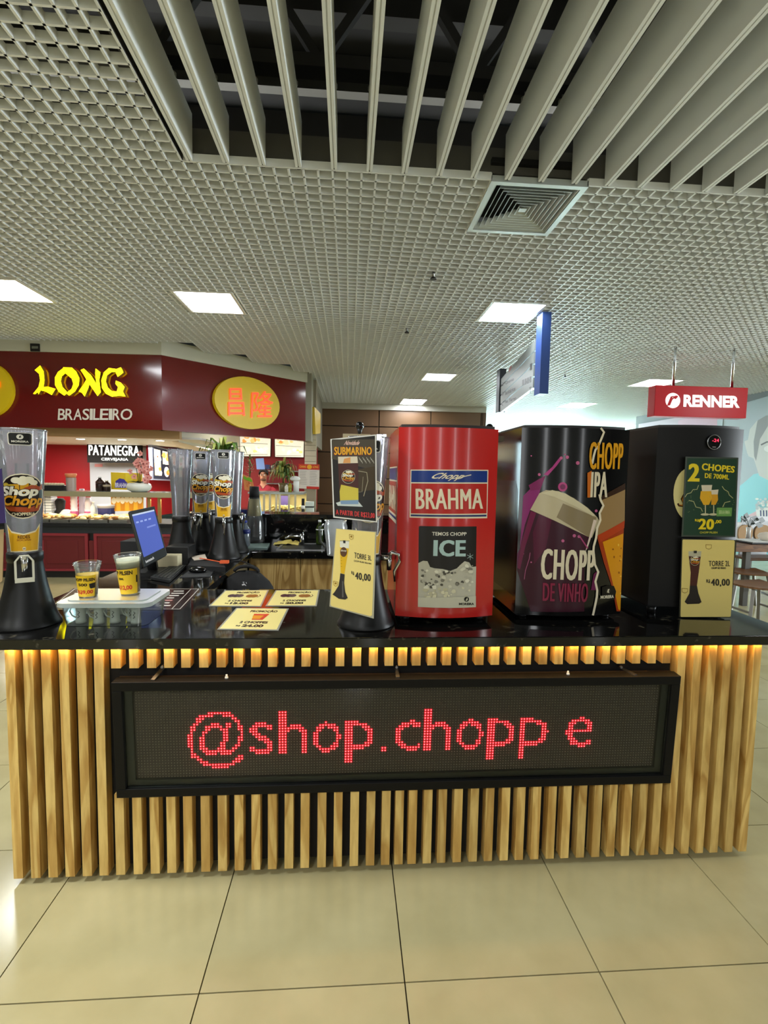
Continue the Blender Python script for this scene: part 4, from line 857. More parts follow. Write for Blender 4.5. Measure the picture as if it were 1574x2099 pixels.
p.poly([(.5, .62), (.85, .62), (.85, .65), (.5, .65)], (96, 110, 166), 1, emit=.5); p.text('bematech', (.1, .10, .45, .05), (200, 200, 200), 1, .03); p.build('screen', t, lambda u, v, h: bi2(u, 1-v)+Nn*h)
q = MB(); bc_ = (c[2]+c[3])/2-Nn*.16; q.box(bc_.x-.07, bc_.y-.06, ZT, bc_.x+.07, bc_.y+.12, ZT+.02); q.bar((bc_.x, bc_.y+.04, ZT+.02), O-Nn*.035, .05, .03); q.build('stand', BLACK, t)
p0 = at_z(262, 1160, ZT); box_thing('receipt_printer', 'black receipt printer left behind the register monitor', 'printer', MATTE, -1.32, 3.0, ZT, -1.20, 3.16, ZT+.17)
a = at_y(345, 1140, 3.02); box_thing('cardboard_box', 'small white cardboard box behind the register monitor', 'box', mat((206, 196, 160), .6, name='white_card'), a.x-.12, 3.02, ZT, at_y(364, 1140, 3.02).x, 3.10, at_y(350, 1139, 3.02).z)
a = at_y(378, 1150, 3.15); box_thing('cash_drawer', 'black boxy card machine dock beside the towers', 'device', mat((18, 18, 18), .5, name='black_plastic'), at_y(340, 1150, 3.2).x, 3.2, ZT, at_y(386, 1150, 3.2).x, 3.36, at_y(370, 1121, 3.2).z)
def kb():
    t = thing('keyboard', 'black computer keyboard in front of the register monitor', 'keyboard', (-1.0, 2.7, ZT))
    c = [at_z(*q, ZT+.018) for q in ((352, 1157), (382, 1158), (347, 1189), (308, 1182))]
    MB().slab([p-Vector((0, 0, .016)) for p in c], (0, 0, 1), .016).build('case', mat((24, 25, 25), .5, name='keyboard_plastic'), t, .002)
    f = lambda a, b: (c[0]*(1-a)+c[1]*a)*(1-b)+(c[3]*(1-a)+c[2]*a)*b
    for i in range(5):
        for j in range(16): 
            x0, y0 = .06+i*.18, .05+j*.057; MB().slab([f(x0, y0), f(x0+.15, y0), f(x0+.15, y0+.046), f(x0, y0+.046)], (0, 0, 1), .004).build('key', mat((46, 50, 50), .4, name='key_plastic'), t, fix=False)
kb()
c = [at_z(*q, ZT+.002) for q in ((392, 1166), (440, 1168), (430, 1182), (368, 1184))]
t = thing('mouse_pad', 'grey mouse pad beside the keyboard on the granite', 'mouse pad', (c[0].x, c[0].y, ZT)); MB().slab([p-Vector((0, 0, .002)) for p in c], (0, 0, 1), .003).build('pad', mat((34, 35, 36), .8, name='pad_fabric'), t)
a = at_z(405, 1173, ZT+.004); t = thing('computer_mouse', 'black computer mouse lying on the grey mouse pad', 'mouse', (a.x, a.y, ZT+.004))
q = MB(); q.ball((a.x, a.y, ZT+.016), .05, 16, sc=(1, .62, .42)); q.v = [Vector((p.x, p.y, max(p.z, ZT+.0045))) for p in q.v]; q.build('shell', mat((8, 8, 8), .15, name='mouse_plastic'), t); MB().tube([(a.x+.045, a.y, ZT+.02), (a.x+.075, a.y+.01, ZT+.008), (a.x+.09, a.y+.03, ZT+.008)], .002, 6).build('cable', MATTE, t)
a = at_z(435, 1150, ZT+.03); t = thing('clipboard', 'black clipboard of papers with an orange strap by the towers', 'clipboard', (a.x, a.y, ZT))
c = [at_z(*q, ZT+.03) for q in ((392, 1146), (455, 1150), (462, 1162), (385, 1158))]; MB().slab([p-Vector((0, 0, .03)) for p in c], (0, 0, 1), .028).build('board', MATTE, t)
c2 = [at_z(*q, ZT+.031) for q in ((391, 1142), (420, 1137), (424, 1146), (398, 1149))]; MB().slab(c2, (0, 0, 1), .004).build('paper', mat((214, 200, 180), .7, name='receipt'), t)
a, b = at_z(410, 1144, ZT+.04), at_z(460, 1153, ZT+.04); q = MB(); q.bar(a, b, .008, .004); q.obox(Matrix.Translation(b-Vector((0, 0, .004))), .05, .03, .016); q.build('strap', mat((226, 96, 50), .5, name='orange_strap'), t)
# bottle, stacked cone of cups, jug on the return
def bottle(name, label, x, y, z, r, H, m, capm, band, bandc, group=None):
    t = thing(name, label, 'bottle', (x, y, z), 0, group)
    MB().lathe([(r*.9, z), (r, z+.01), (r, z+H*.62), (r*.85, z+H*.72), (r*.38, z+H*.86), (r*.36, z+H*.92)], 20, (x, y, 0)).build('body', m, t); MB().lathe([(r*.42, z+H*.92), (r*.42, z+H)], 16, (x, y, 0)).build('cap', capm, t)
    MB().lathe([(r*1.012, z+H*band[0]), (r*1.012, z+H*band[1])], 20, (x, y, 0)).build('label_band', bandc, t); return t
WATER = clear_mat('water_bottle_plastic', tint=(220, 230, 236), haze=.3, hazecol=(200, 210, 220))
a = at_z(503, 1122, ZT); bottle('water_bottle', 'clear water bottle with blue cap beside the beer towers', a.x, a.y, ZT, .036, .21, WATER, mat((40, 60, 150), .4, name='blue_cap'), (.52, .68), mat((30, 44, 110), .4, name='blue_label'))
a = at_z(488, 1118, ZT); t = thing('cup_stack', 'stack of blue and clear cups behind the water bottle', 'cup stack', (a.x, a.y+.20, ZT))
q = MB()
for k in range(8): q.lathe([(.03, ZT+.03*k), (.04, ZT+.03*k+.06)], 18, (a.x, a.y+.20, 0), cap=k == 0)
q.build('cups', mat((40, 46, 96), .3, name='blue_cup'), t)
a = at_y(534, 1108, 4.17); zt2 = at_y(520, 997, 4.17).z; t = thing('cone_dispenser', 'tall clear conical tube with black cap behind the water bottle', 'dispenser', (a.x-.05, 4.17, ZT))
q = MB(); q.lathe([(.08, ZT+.03), (.075, ZT+.17), (.06, zt2-.22), (.045, zt2-.1), (.041, zt2-.09)], 28, (a.x-.05, 4.17, 0), cap=False); q.build('tube', clear_mat('cone_plastic', haze=.12), t, fix=False); MB().lathe([(.042, zt2-.1), (.037, zt2)], 24, (a.x-.05, 4.17, 0)).build('cap', MATTE, t)
MB().lathe([(.05, zt2-.24), (.04, zt2-.1)], 24, (a.x-.05, 4.17, 0)).build('filling', mat((176, 160, 110), .6, name='filling'), t); MB().lathe([(.085, ZT), (.085, ZT+.03)], 28, (a.x-.05, 4.17, 0)).build('foot', BLACK, t)
c = [at_z(*q, ZT+.012) for q in ((512, 1114), (553, 1113), (548, 1121), (508, 1122))]; t = thing('cutting_board', 'pale green glass tray on the back worktop corner', 'tray', (c[0].x, c[0].y, ZT)); MB().slab([p-Vector((0, 0, .012)) for p in c], (0, 0, 1), .012).build('tray', mat((150, 172, 166), .2, name='tray_glass'), t, .002)
# sink corner
a0, a1 = at_z(572, 1121, ZT), at_z(668, 1121, ZT)
t = thing('sink', 'stainless steel sink set into the back worktop', 'sink', ((a0.x+a1.x)/2, 4.02, ZT)); q = MB()
x0, x1, y0, y1 = a0.x, a1.x, 3.80, 4.16
for b in ((x0, y0, x1, y0+.02), (x0, y1-.02, x1, y1), (x0, y0+.02, x0+.02, y1-.02), (x1-.02, y0+.02, x1, y1-.02)): q.box(b[0], b[1], ZT, b[2], b[3], ZT+.006)
q.build('rim', STEEL, t); MB().box(x0+.02, y0+.02, ZT+.0005, x1-.02, y1-.02, ZT+.002).build('bowl', mat((40, 40, 38), .3, .6, name='bowl_steel'), t)
a = at_z(619, 1116, ZT); zc = at_y(619, 1094, a.y).z; t = thing('faucet', 'chrome faucet with long spout behind the sink', 'faucet', (a.x, a.y, ZT))
MB().cyl((a.x, a.y, ZT), (a.x, a.y, zc), .017, n=14).build('column', CHROME, t); MB().tube([(a.x, a.y, zc-.02), (a.x-.09, a.y-.04, zc-.015), (a.x-.13, a.y-.06, zc-.03)], .008).build('spout', CHROME, t); MB().bar((a.x, a.y, zc), (a.x+.02, a.y-.05, zc+.03), .012).build('lever', CHROME, t)
a = at_z(655, 1116, ZT); GRN = clear_mat('green_soap', tint=(120, 140, 60), haze=.4, hazecol=(70, 90, 30)); zb = at_y(655, 1066, a.y).z
bottle('soap_bottle', 'green dish soap bottle with white cap by the sink', a.x, a.y, ZT, .031, zb-ZT, GRN, WHITE, (.60, .64), WHITE)
t = thing('cleaning_cloth', 'crumpled yellow cloth lying by the sink', 'cloth', at_z(588, 1114, ZT)); O = at_z(588, 1115, ZT); q = MB(); n = 12
vs = [(O.x+(i/n-.5)*.20, O.y+(j/n-.5)*.14, ZT+.006+.045*max(0, noise.noise((i*.45, j*.5, 2.2))+.25)*(1-((i/n-.5)**2+(j/n-.5)**2)*2.6)) for j in range(n+1) for i in range(n+1)]
q.add(vs, [(j*(n+1)+i, j*(n+1)+i+1, (j+1)*(n+1)+i+1, (j+1)*(n+1)+i) for j in range(n) for i in range(n)], 0, True); q.build('cloth', mat((206, 186, 96), .9, name='yellow_cloth'), t)
a = at_y(688, 1085, 3.6); t = thing('jug', 'clear plastic jug behind the tower price card', 'jug', (a.x, 3.6, ZT)); z = ZT
MB().lathe([(.06, z), (.07, z+.1), (.085, z+.2), (.075, z+.24), (.08, z+.25)], 24, (a.x, 3.6, 0), cap=False).build('body', clear_mat('jug_plastic', haze=.4), t, fix=False); MB().tube([(a.x-.08, 3.6, z+.22), (a.x-.115, 3.6, z+.2), (a.x-.11, 3.6, z+.1), (a.x-.07, 3.6, z+.06)], .01).build('handle', CUPM, t)
# backpack on a stool behind the counter
a = at_y(505, 1210, 2.95); t = thing('backpack', 'black backpack with small white leaping logo behind the counter', 'bag', (a.x, 2.95, .3))
topz = at_y(500, 1171, 2.95).z; q = MB(); n = 18; pr = []
def sup(u, v):
    rx, rz_, ry = .165, (topz-.27)/2, .12; cu, su = math.cos(u), math.sin(u); cv, sv = math.cos(v), math.sin(v); sg = lambda x, e: math.copysign(abs(x)**e, x)
    return (a.x+rx*sg(cv, .8)*sg(cu, .8)+.02*noise.noise((u*2, v*2, 0)), 2.95+ry*sg(cv, .8)*sg(su, .8), .27+rz_+rz_*sg(sv, .62)+.012*noise.noise((u*3, v*3, 4)))
m_, n_ = 28, 16; vs = [sup(2*math.pi*i/m_, -math.pi/2+math.pi*j/n_) for j in range(n_+1) for i in range(m_)]
q.add(vs, [(j*m_+i, j*m_+(i+1) % m_, (j+1)*m_+(i+1) % m_, (j+1)*m_+i) for j in range(n_) for i in range(m_)], 0, True); q.build('sack', mat((7, 7, 7), .85, name='black_fabric'), t)
q = MB(); q.tube([(a.x+.07*math.cos(k*.3), 2.95, topz-.005+.035*math.sin(k*.3)) for k in range(11)], .01); q.build('carry_loop', MATTE, t)
fn, inv, N = flat((a.x, 2.822, .8), (1, 0, 0), (0, 0, 1)); p = Print(inv); K = crop(420, 1060, .1779)
p.poly([K(*q) for q in ((425, 775), (450, 762), (470, 780), (478, 795), (455, 783), (430, 790))], (200, 200, 200), 0); p.poly([K(*q) for q in ((430, 748), (455, 745), (448, 758))], (200, 200, 200), 0); p.poly([K(*q) for q in ((470, 748), (480, 752), (484, 768), (476, 765))], (200, 200, 200), 0); p.build('logo_mark', t, fn)
q = MB().box(a.x-.16, 2.8, .0, a.x+.16, 3.1, .28); a.x += .03; o = thing('stool', 'low stool under the black backpack', 'stool', (a.x, 2.95, 0)); q = MB(); q.box(a.x-.16, 2.80, .22, a.x+.16, 3.1, .26); q.build('seat', MATTE, o)
for sx in (-.14, .14):
    for sy in (2.82, 3.08): MB().bar((a.x+sx, sy, 0), (a.x+sx, sy, .22), .025).build('leg', MATTE, o)
pts = [at_y(x, y, 3.3+i*.04) for i, (x, y) in enumerate(((503, 1128), (520, 1160), (532, 1175), (537, 1190), (530, 1196)))]; t = thing('cable', 'thin black cable looping down beside the backpack', 'cable', pts[0]); pts = [Vector((-.76, 3.3, ZT+.003)), Vector((-.69, 3.31, ZT+.003))]+pts[1:]; MB().tube(pts, .004).build('cable_run', MATTE, t)
# ------------------------------------------------------------------ shop front: fascia, letters
ZV = Vector((0, 0, 1))
U1 = (A1-A0).normalized(); U2 = (A2-A1).normalized()
f1, i1, N1 = flat(A1, U1, ZV); f2, i2, N2 = flat(A1, U2, ZV)
L2_ = (A2-A1).length
zr1 = i1(330, 728)[1]; zb1 = i1(330, 881.5)[1]
RED_F = mat((104, 20, 17), .13, coat=.1, name='fascia_red'); TAN = mat((176, 140, 92), .5, name='tan_paint'); CREAM = mat((206, 204, 184), .5, name='cream_paint')
t = thing('shop_fascia', 'dark red glossy shop fascia bent round the corner, with pale band above', 'fascia', A1)
def wall_piece(fn, u0, u1, z0, z1, d, name, m, par, h0=0): 
    q = MB(); q.hexa([fn(u0, z0, h0), fn(u1, z0, h0), fn(u1, z0, h0-d), fn(u0, z0, h0-d), fn(u0, z1, h0), fn(u1, z1, h0), fn(u1, z1, h0-d), fn(u0, z1, h0-d)]); return q.build(name, m, par)
wall_piece(f1, -6.8, 0, zb1, zr1, .12, 'front_panel', RED_F, t); wall_piece(f2, .0, L2_, zb1, zr1, .12, 'corner_panel', RED_F, t)
wall_piece(f1, -6.8, 0.01, zr1, ZC+.06, .14, 'pale_band', CREAM, t, .02); wall_piece(f2, -.01, L2_, zr1, ZC+.06, .14, 'pale_band', CREAM, t, .02)
f3, i3, N3 = flat(A2, (0, 1, 0), ZV)
wall_piece(f3, -.08, 3.6, zb1, ZC+.06, .12, 'side_panel', mat((150, 146, 130), .5, name='grey_side'), t, .02)
# LONG, built letter by letter
K = crop(0, 680, .25413)
LONG = [[[(315, 320), (358, 284), (385, 330), (392, 400), (385, 455), (420, 452), (480, 470), (450, 518), (400, 490), (362, 482), (345, 512), (338, 495), (318, 512), (302, 508), (345, 455), (358, 400), (350, 350)]],
        [[(548, 300), (500, 335), (475, 380), (477, 440), (505, 492), (550, 523), (578, 500), (535, 455), (522, 410), (530, 370), (562, 342)], [(540, 298), (610, 300), (645, 332), (670, 385), (665, 440), (635, 490), (590, 523), (562, 505), (608, 470), (622, 430), (610, 388), (572, 356), (555, 342)]],
        [[(664, 490), (700, 440), (735, 380), (755, 405), (742, 460), (712, 530), (690, 500)], [(680, 320), (705, 308), (762, 360), (812, 440), (840, 496), (815, 526), (745, 425), (700, 350)], [(800, 308), (838, 338), (828, 400), (840, 496), (812, 470), (802, 400), (796, 345)]],
        [[(1000, 298), (965, 312), (905, 303), (865, 338), (845, 400), (850, 462), (880, 507), (930, 532), (990, 525), (1037, 530), (1016, 490), (1030, 455), (1000, 420), (960, 404), (958, 430), (978, 455), (968, 490), (930, 488), (897, 460), (880, 410), (890, 362), (925, 336), (958, 336), (975, 374), (1000, 356), (1020, 340), (1014, 322)]]]
t = thing('letter_sign', 'four big glowing yellow brush style letters on the red fascia', 'sign', f1(*i1(170, 783), 0), 0)
YEL = mat((250, 240, 20), .4, emit=3, ecol=(255, 242, 4), name='yellow_face'); DKY = mat((150, 110, 30), .5, name='letter_side')
for lt_ in LONG:
    q = MB()
    for poly in lt_:
        uv = [i1(*K(*a)) for a in poly]; tr = tessellate_polygon([[Vector((a, b, 0)) for a, b in uv]]); n = len(uv)
        q.add([f1(a, b, .09) for a, b in uv], [tuple(x) for x in tr], 0); q.add([f1(a, b, .09) for a, b in uv]+[f1(a, b, .02) for a, b in uv], [(i, (i+1) % n, n+(i+1) % n, n+i) for i in range(n)], 1)
    q.build('letter', [YEL, DKY], t, fix=False)
t = thing('letter_sign', 'row of small white letters on the red fascia below the yellow ones', 'sign', f1(*i1(196, 850), 0))
vs = [(120, 135), (135, 151), (152, 169), (170, 184), (185, 191), (192, 205), (206, 223), (224, 231), (232, 247), (248, 272)]
for ch, (a, b) in zip('BRASILEIRO', vs):
    p = Print(i1); p.text(ch, (a, 838, b, 861), (226, 216, 200), 0, .012, .08); p.build('letter', t, f1, gap=.012)
def oval(label, f_, i_, cx_, cy_, rx, ry, chars):
    c = i_(cx_, cy_); ru = abs(i_(cx_+rx, cy_)[0]-c[0]); rv = abs(i_(cx_, cy_-ry)[1]-c[1])
    t = thing('oval_sign', label, 'sign', f_(c[0], c[1], 0)); q = MB(); e = circ(c[0], c[1], ru, rv, 40); n = len(e)
    q.add([f_(a, b, .001) for a, b in e]+[f_(a, b, .07) for a, b in e], [(i, (i+1) % n, n+(i+1) % n, n+i) for i in range(n)]+[tuple(range(n))[::-1], tuple(range(n, 2*n))]); q.build('disc', mat((196, 168, 16), .4, emit=.12, ecol=(200, 170, 10), name='olive_yellow'), t)
    for ch, bx_ in chars:
        vs, fs = glyphs(ch, 0); xs_ = [v[0] for v in vs]; ys_ = [v[1] for v in vs]; C = [Vector(i_(*a)) for a in bx_]; q = MB(); pts = []
        for x, y in vs:
            a = (x-min(xs_))/(max(xs_)-min(xs_)); b = (y-min(ys_))/(max(ys_)-min(ys_)); pts.append((C[0]*(1-a)+C[1]*a)*b+(C[3]*(1-a)+C[2]*a)*(1-b))
        q.add([f_(a.x, a.y, .085) for a in pts], fs); q.build('character', mat((220, 60, 30), .4, emit=1.15, ecol=(255, 66, 30), name='neon_orange'), t, fix=False)
oval('yellow oval sign with glowing orange characters on the corner panel', f2, i2, 505, 827, 63, 53, [('昌', [(461, 797), (492, 797), (496, 853), (462, 853)]), ('隆', [(510, 803), (555, 803), (552, 857), (508, 857)])])
oval('yellow oval sign cut by the left edge of the photo', f1, i1, -29, 799, 61, 58, [('一', [(-20, 784), (9, 784), (9, 796), (-20, 796)])])
O = f1(*i1(75, 713), .03); t = thing('hanging_plate', 'small black plate with pale text hanging on the pale band', 'plate', O); q = MB(); a = i1(66, 721); b = i1(84, 706)
q.hexa([f1(a[0], a[1], .022), f1(b[0], a[1], .022), f1(b[0], a[1], .04), f1(a[0], a[1], .04), f1(a[0], b[1], .022), f1(b[0], b[1], .022), f1(b[0], b[1], .04), f1(a[0], b[1], .04)]); q.build('plate', BLACK, t); p = Print(i1); p.poly([(69, 711), (82, 711), (82, 716), (69, 716)], (120, 124, 112), 0); p.build('printed_text', t, lambda u, v, h: f1(u, v, .04+h))
# corner flag sign on the hidden side
a = at_y(644, 862, 9.6); t = thing('side_sign', 'yellow sign edge seen round the corner of the red fascia', 'sign', a); c = [at_y(639, 834, 9.3), at_y(652, 848, 9.6), at_y(651, 888, 9.6), at_y(641, 890, 9.3)]; MB().slab(c, (.1, .0, 0), .5).build('panel', mat((206, 170, 20), .4, name='sign_yellow'), t)
# ------------------------------------------------------------------ interior of the left stall
YT = 7.62; zs = at_y(100, 894, YT).z
structure(MB().box(-9, YT, zs, at_y(368, 890, YT).x, YT+.1, zb1+.25).build('trim_4', TAN))
so = MB(); so.box(-9, YT+.1, zs, -2.2, 10.4, zs+.03); structure(so.build('ceiling_stall', mat((206, 204, 198), .5, name='soffit_white')))
dn = mat((255, 255, 250), .5, emit=14, ecol=(255, 246, 226), name='downlight_lens')
DL = [(82, 898.5), (165, 900), (250, 901.5), (328, 903.5), (356, 909), (384, 914), (410, 921), (440, 932)]
NMS = ['first', 'second', 'third', 'fourth', 'fifth', 'sixth', 'seventh', 'eighth']
for k, (x, y) in enumerate(DL):
    a = at_z(x, y, zs-.006) if k < 4 else at_y(x, y, 8.6+.75*(k-3))
    t = thing('downlight', f'small round downlight in the stall ceiling, {NMS[k]} from the left under the fascia', 'ceiling light', a, 0, 'stall downlights')
    MB().cyl((a.x, a.y, a.z), (a.x, a.y, a.z+.02), .075, n=18).build('ring', WHITE, t); MB().cyl((a.x, a.y, a.z-.004), (a.x, a.y, a.z+.001), .055, n=18).build('lens', dn, t)
area_lamp('stall_ceiling_lamp', (-4.6, 8.9, zs-.05), 2.2, 60, (1, .95, .86), sy=1.0)
area_lamp('stall_ceiling_lamp', (-3.0, 9.2, zs-.05), 1.6, 60, (1, .95, .86), sy=1.0)
YR = 10.3; REDW = mat((150, 18, 26), .5, name='red_wall')
structure(MB().box(-9, YR, 0, at_y(304, 950, YR).x, YR+.1, zs+.3).build('wall_back_red', REDW))
x0, x1 = at_y(184, 960, YR-.06).x, at_y(300, 960, YR-.06).x
structure(MB().box(x0, YR-.06, 0, x1, YR, zs-.02).build('door_1', mat((172, 178, 186), .5, name='grey_door')))
structure(MB().box(at_y(86, 950, YR-.5).x-.6, 8.2, 0, at_y(86, 950, YR-.5).x-.5, YR, zs).build('wall_side_red', REDW))
def card(c, name, label, cat, m, thick=.02, group=None, part='panel'):
    c = [Vector(p) for p in c]; U = (c[1]-c[0]); Nn = U.cross(c[0]-c[3]).normalized(); O = sum(c, Vector())/4
    if Nn.dot(CAM-O) < 0: Nn = -Nn
    N3 = U.cross(c[0]-c[3]).normalized(); c[2] = c[2]-N3*((c[2]-c[0]).dot(N3))
    t = thing(name, label, cat, O, 0, group); MB().slab([p-Nn*thick for p in c], Nn, thick).build(part, m, t)
    return t, (lambda u, v, h: (c[0]*(1-u)+c[1]*u)*v+(c[3]*(1-u)+c[2]*u)*(1-v)+Nn*h*4)
def pq(px, Y): return [at_y(x, y, Y if not isinstance(Y, (list, tuple)) else Y[i]) for i, (x, y) in enumerate(px)]
t, fn = card(pq([(178, 906), (289, 909), (289, 949), (179, 948)], 9.9), 'lightbox_sign', 'black lightbox sign with glowing white lettering inside the left stall', 'sign', MATTE, .08)
p = Print(); p.text('PATANEGRA', (.03, .86, .97, .36), (250, 255, 250), 0, .0, fat=.035, emit=1.3); p.text('CERVEJARIA', (.26, .24, .76, .07), (240, 245, 240), 0, .01, emit=1.0); p.build('lettering', t, fn)
t, fn = card(pq([(194, 951), (210, 951), (210, 957), (194, 957)], 10.235), 'notice', 'tiny pink notice under the black lightbox sign', 'notice', mat((220, 150, 150), .6, name='pink_paper'), .005)
rnd = random.Random(21)
def food(p, x0, y0, x1, y1, cols, n, emit=.9, lay=1):
    for k in range(n):
        cx_, cy_ = rnd.uniform(x0, x1), rnd.uniform(y0, y1); r = rnd.uniform(.04, .10); m_ = rnd.randint(6, 9)
        p.poly([(cx_+r*rnd.uniform(.6, 1.1)*math.cos(2*math.pi*i/m_), cy_+r*1.2*rnd.uniform(.6, 1.1)*math.sin(2*math.pi*i/m_)) for i in range(m_)], rnd.choice(cols), lay+k % 3, emit=emit)
FOODC = [(214, 130, 60), (236, 214, 170), (180, 80, 40), (240, 236, 220), (120, 150, 60), (226, 170, 90)]
scr = [((309, 911), (361, 925), (361, 986), (312, 984)), ((362, 925), (405, 938), (405, 986), (362, 986))]
ys = [(9.6, 10.6, 10.6, 9.6), (10.6, 11.6, 11.6, 10.6)]
for k, (s_, y_) in enumerate(zip(scr, ys)):
    t, fn = card(pq(s_, y_), 'menu_screen', ['lit menu screen with food pictures right of the orchid', 'second lit menu screen half hidden behind the leftmost beer tower'][k], 'screen', mat((150, 156, 176), .4, .3, name='screen_frame'), .05, 'lit menu screens')
    p = Print(); p.poly([(.05, .04), (.95, .04), (.95, .96), (.05, .96)], (38, 42, 56), 0, emit=.4)
    for x0 in (.10, .42, .72):
        p.poly([(x0, .5), (x0+.24, .5), (x0+.24, .9), (x0, .9)], (236, 226, 200), 1, emit=.9); food(p, x0+.05, .55, x0+.2, .85, FOODC, 5, lay=2)
    p.poly([(.10, .14), (.34, .14), (.34, .5), (.10, .5)], (230, 200, 150), 1, emit=.9); food(p, .14, .2, .3, .45, FOODC, 4, lay=2)
    for x0 in (.45, .72): p.poly(circ(x0+.11, .27, .1, .16, 16), (236, 230, 222), 1, emit=.9); food(p, x0+.05, .2, x0+.17, .34, FOODC, 3, lay=2)
    p.build('display', t, fn)
structure(MB().slab(pq([(300, 903), (440, 936), (440, 1040), (300, 1060)], [9.75, 13.2, 13.2, 9.75]), (0, .1, 0), 1).build('wall_angled', REDW))
t, fn = card(pq([(408, 926), (450, 941), (450, 955), (408, 946)], [11.7, 13, 13, 11.7]), 'window_light', 'bright lit panel with purple edge above the beer towers', 'lit panel', mat((200, 205, 230), .4, emit=1.5, ecol=(190, 190, 250), name='lilac_panel'), .03)
# food counter of the left stall
YC = 7.1; xR = at_y(402, 1100, YC).x; ztop = at_y(150, 1079, YC).z
t = thing('stall_counter', 'dark red panelled food counter of the left stall, black frame', 'counter', (-4, YC, 0))
MB().box(-7, YC+.03, .03, xR, YC+.7, ztop).build('carcass', mat((28, 27, 28), .4, name='counter_black'), t); MB().box(-7.02, YC-.04, ztop, xR+.02, YC+.72, ztop+.05).build('top', MATTE, t)
MB().box(-7.0, YC, at_y(150, 1093, YC).z, xR, YC+.03, ztop).build('rail', mat((52, 56, 60), .35, .3, name='grey_rail'), t); MB().box(-7, YC, 0, xR, YC+.03, at_y(150, 1168, YC).z).build('kick', BLACK, t)
REDP = mat((104, 26, 30), .4, name='panel_red'); RED2 = mat((140, 44, 52), .35, name='panel_trim_red')
pz1, pz0 = at_y(150, 1093, YC).z, at_y(150, 1170, YC).z
for x0, x1 in ((-110, 66), (-60, 182), (194, 420)):
    if x0 == -110: continue
    a, b = at_y(x0, 1130, YC).x, at_y(x1, 1130, YC).x
    pn = MB().box(a, YC-.006, pz0, b, YC+.03, pz1).build('panel', REDP, t); g = .06
    for bb in ((a, pz1-.035, b, pz1), (a, pz0, b, pz0+.03), (a, pz0+.03, a+.04, pz1-.035), (b-.04, pz0+.03, b, pz1-.035)): MB().box(bb[0], YC-.022, bb[1], bb[2], YC-.006, bb[3]).build('moulding', RED2, pn)
    for k in range(3):
        w_ = (b-a-.2)/3; MB().box(a+.1+w_*k, YC-.014, pz0+.1, a+.06+w_*(k+1), YC-.006, pz1-.1).build('raised_field', RED2 if k == 1 else REDP, pn, .004)
MB().box(at_y(182, 1130, YC).x+.01, YC-.01, pz0, at_y(194, 1130, YC).x-.01, YC+.03, pz1-.1).build('pilaster', REDP, t)
# glass shelf above with posts
zsh = at_y(150, 1009, YC+.2).z; GOLD = mat((186, 150, 90), .3, .7, name='brass')
t = thing('sneeze_guard', 'glass shelf on brass posts above the food counter', 'shelf', (-4, YC+.2, ztop+.05))
MB().box(-7, YC+.05, zsh, xR+.05, YC+.5, zsh+.02).build('shelf_glass', mat((150, 160, 150), .1, name='greenish_glass'), t); MB().box(-7, YC+.04, zsh-.05, xR+.05, YC+.05, zsh+.02).build('edge_strip', mat((176, 166, 130), .3, .4, name='edge_metal'), t)
for px_ in (84, 306, 327, 360, 398): a = at_y(px_, 1040, YC+.12).x; MB().box(a-.02, YC+.1, ztop+.05, a+.02, YC+.14, zsh).build('post', GOLD, t)
# food trays with lit food
a0, a1 = at_y(70, 1068, YC+.1).x, at_y(268, 1068, YC+.1).x; z0 = ztop+.05
FOODM = [mat(c, .6, name='food') for c in ((206, 160, 90), (226, 196, 130), (170, 110, 50), (236, 216, 160))]
w_ = (a1-a0)/5
for k in range(5):
    t = thing('food_tray', f'{NMS[k]} steel tray of golden food from the left on the stall counter', 'tray', (a0+w_*(k+.5), YC+.2, z0), 0, 'food trays on the stall counter')
    MB().box(a0+w_*k+.01, YC+.0, z0, a0+w_*(k+1)-.01, YC+.4, z0+.045).build('tray', STEEL, t); q = MB()
    for n in range(26):
        x, y = rnd.uniform(a0+w_*k+.05, a0+w_*(k+1)-.05), rnd.uniform(YC+.04, YC+.34); q.ball((x, y, z0+.055+rnd.uniform(0, .03)), rnd.uniform(.03, .055), 8, rnd.randint(0, 3), (1, .8, .55))
    stuff(q.build('food', FOODM, t))
for k, px_ in enumerate((93, 135, 168, 194)):
    c = pq([(px_-6, 1060), (px_+6, 1060), (px_+6, 1066.5), (px_-6, 1066.5)], YC+.16); card(c, 'price_tag', f'{NMS[k]} small orange price tag from the left above the food trays', 'price tag', mat((232, 180, 110), .6, name='tag_paper'), .004, 'price tags on the food counter')
area_lamp('food_lamp', (-3.2, YC+.15, zsh-.08), 2.4, 12, (1, .86, .6), sy=.1)
# things on the glass shelf
zs2 = zsh+.021; YS = YC+.25
def px_x(px_, py_=1000, Y=YS): return at_y(px_, py_, Y).x
t = thing('bread_tray', 'black tray of pale rolls on the left of the glass shelf', 'tray', (px_x(110), YS, zs2)); MB().box(px_x(86), YS-.12, zs2, px_x(135), YS+.12, zs2+.07).build('tray', BLACK, t)
for k in range(7): MB().ball((px_x(92+6*k), YS-.02, zs2+.085), .04, 10, sc=(1.1, .9, .5)).build('roll', mat((226, 206, 166), .7, name='bread'), t)
t = thing('straw_jar', 'clear jar of straws with orange tops on the glass shelf', 'jar', (px_x(146), YS, zs2)); MB().lathe([(.06, zs2), (.065, zs2+.18)], 18, (px_x(146), YS, 0), cap=False).build('jar', mat((170, 150, 140), .2, name='jar_glass'), t); MB().lathe([(.05, zs2+.17), (.075, zs2+.22), (.07, zs2+.24)], 14, (px_x(146), YS, 0)).build('straws', mat((226, 140, 90), .6, name='orange_straw'), t)
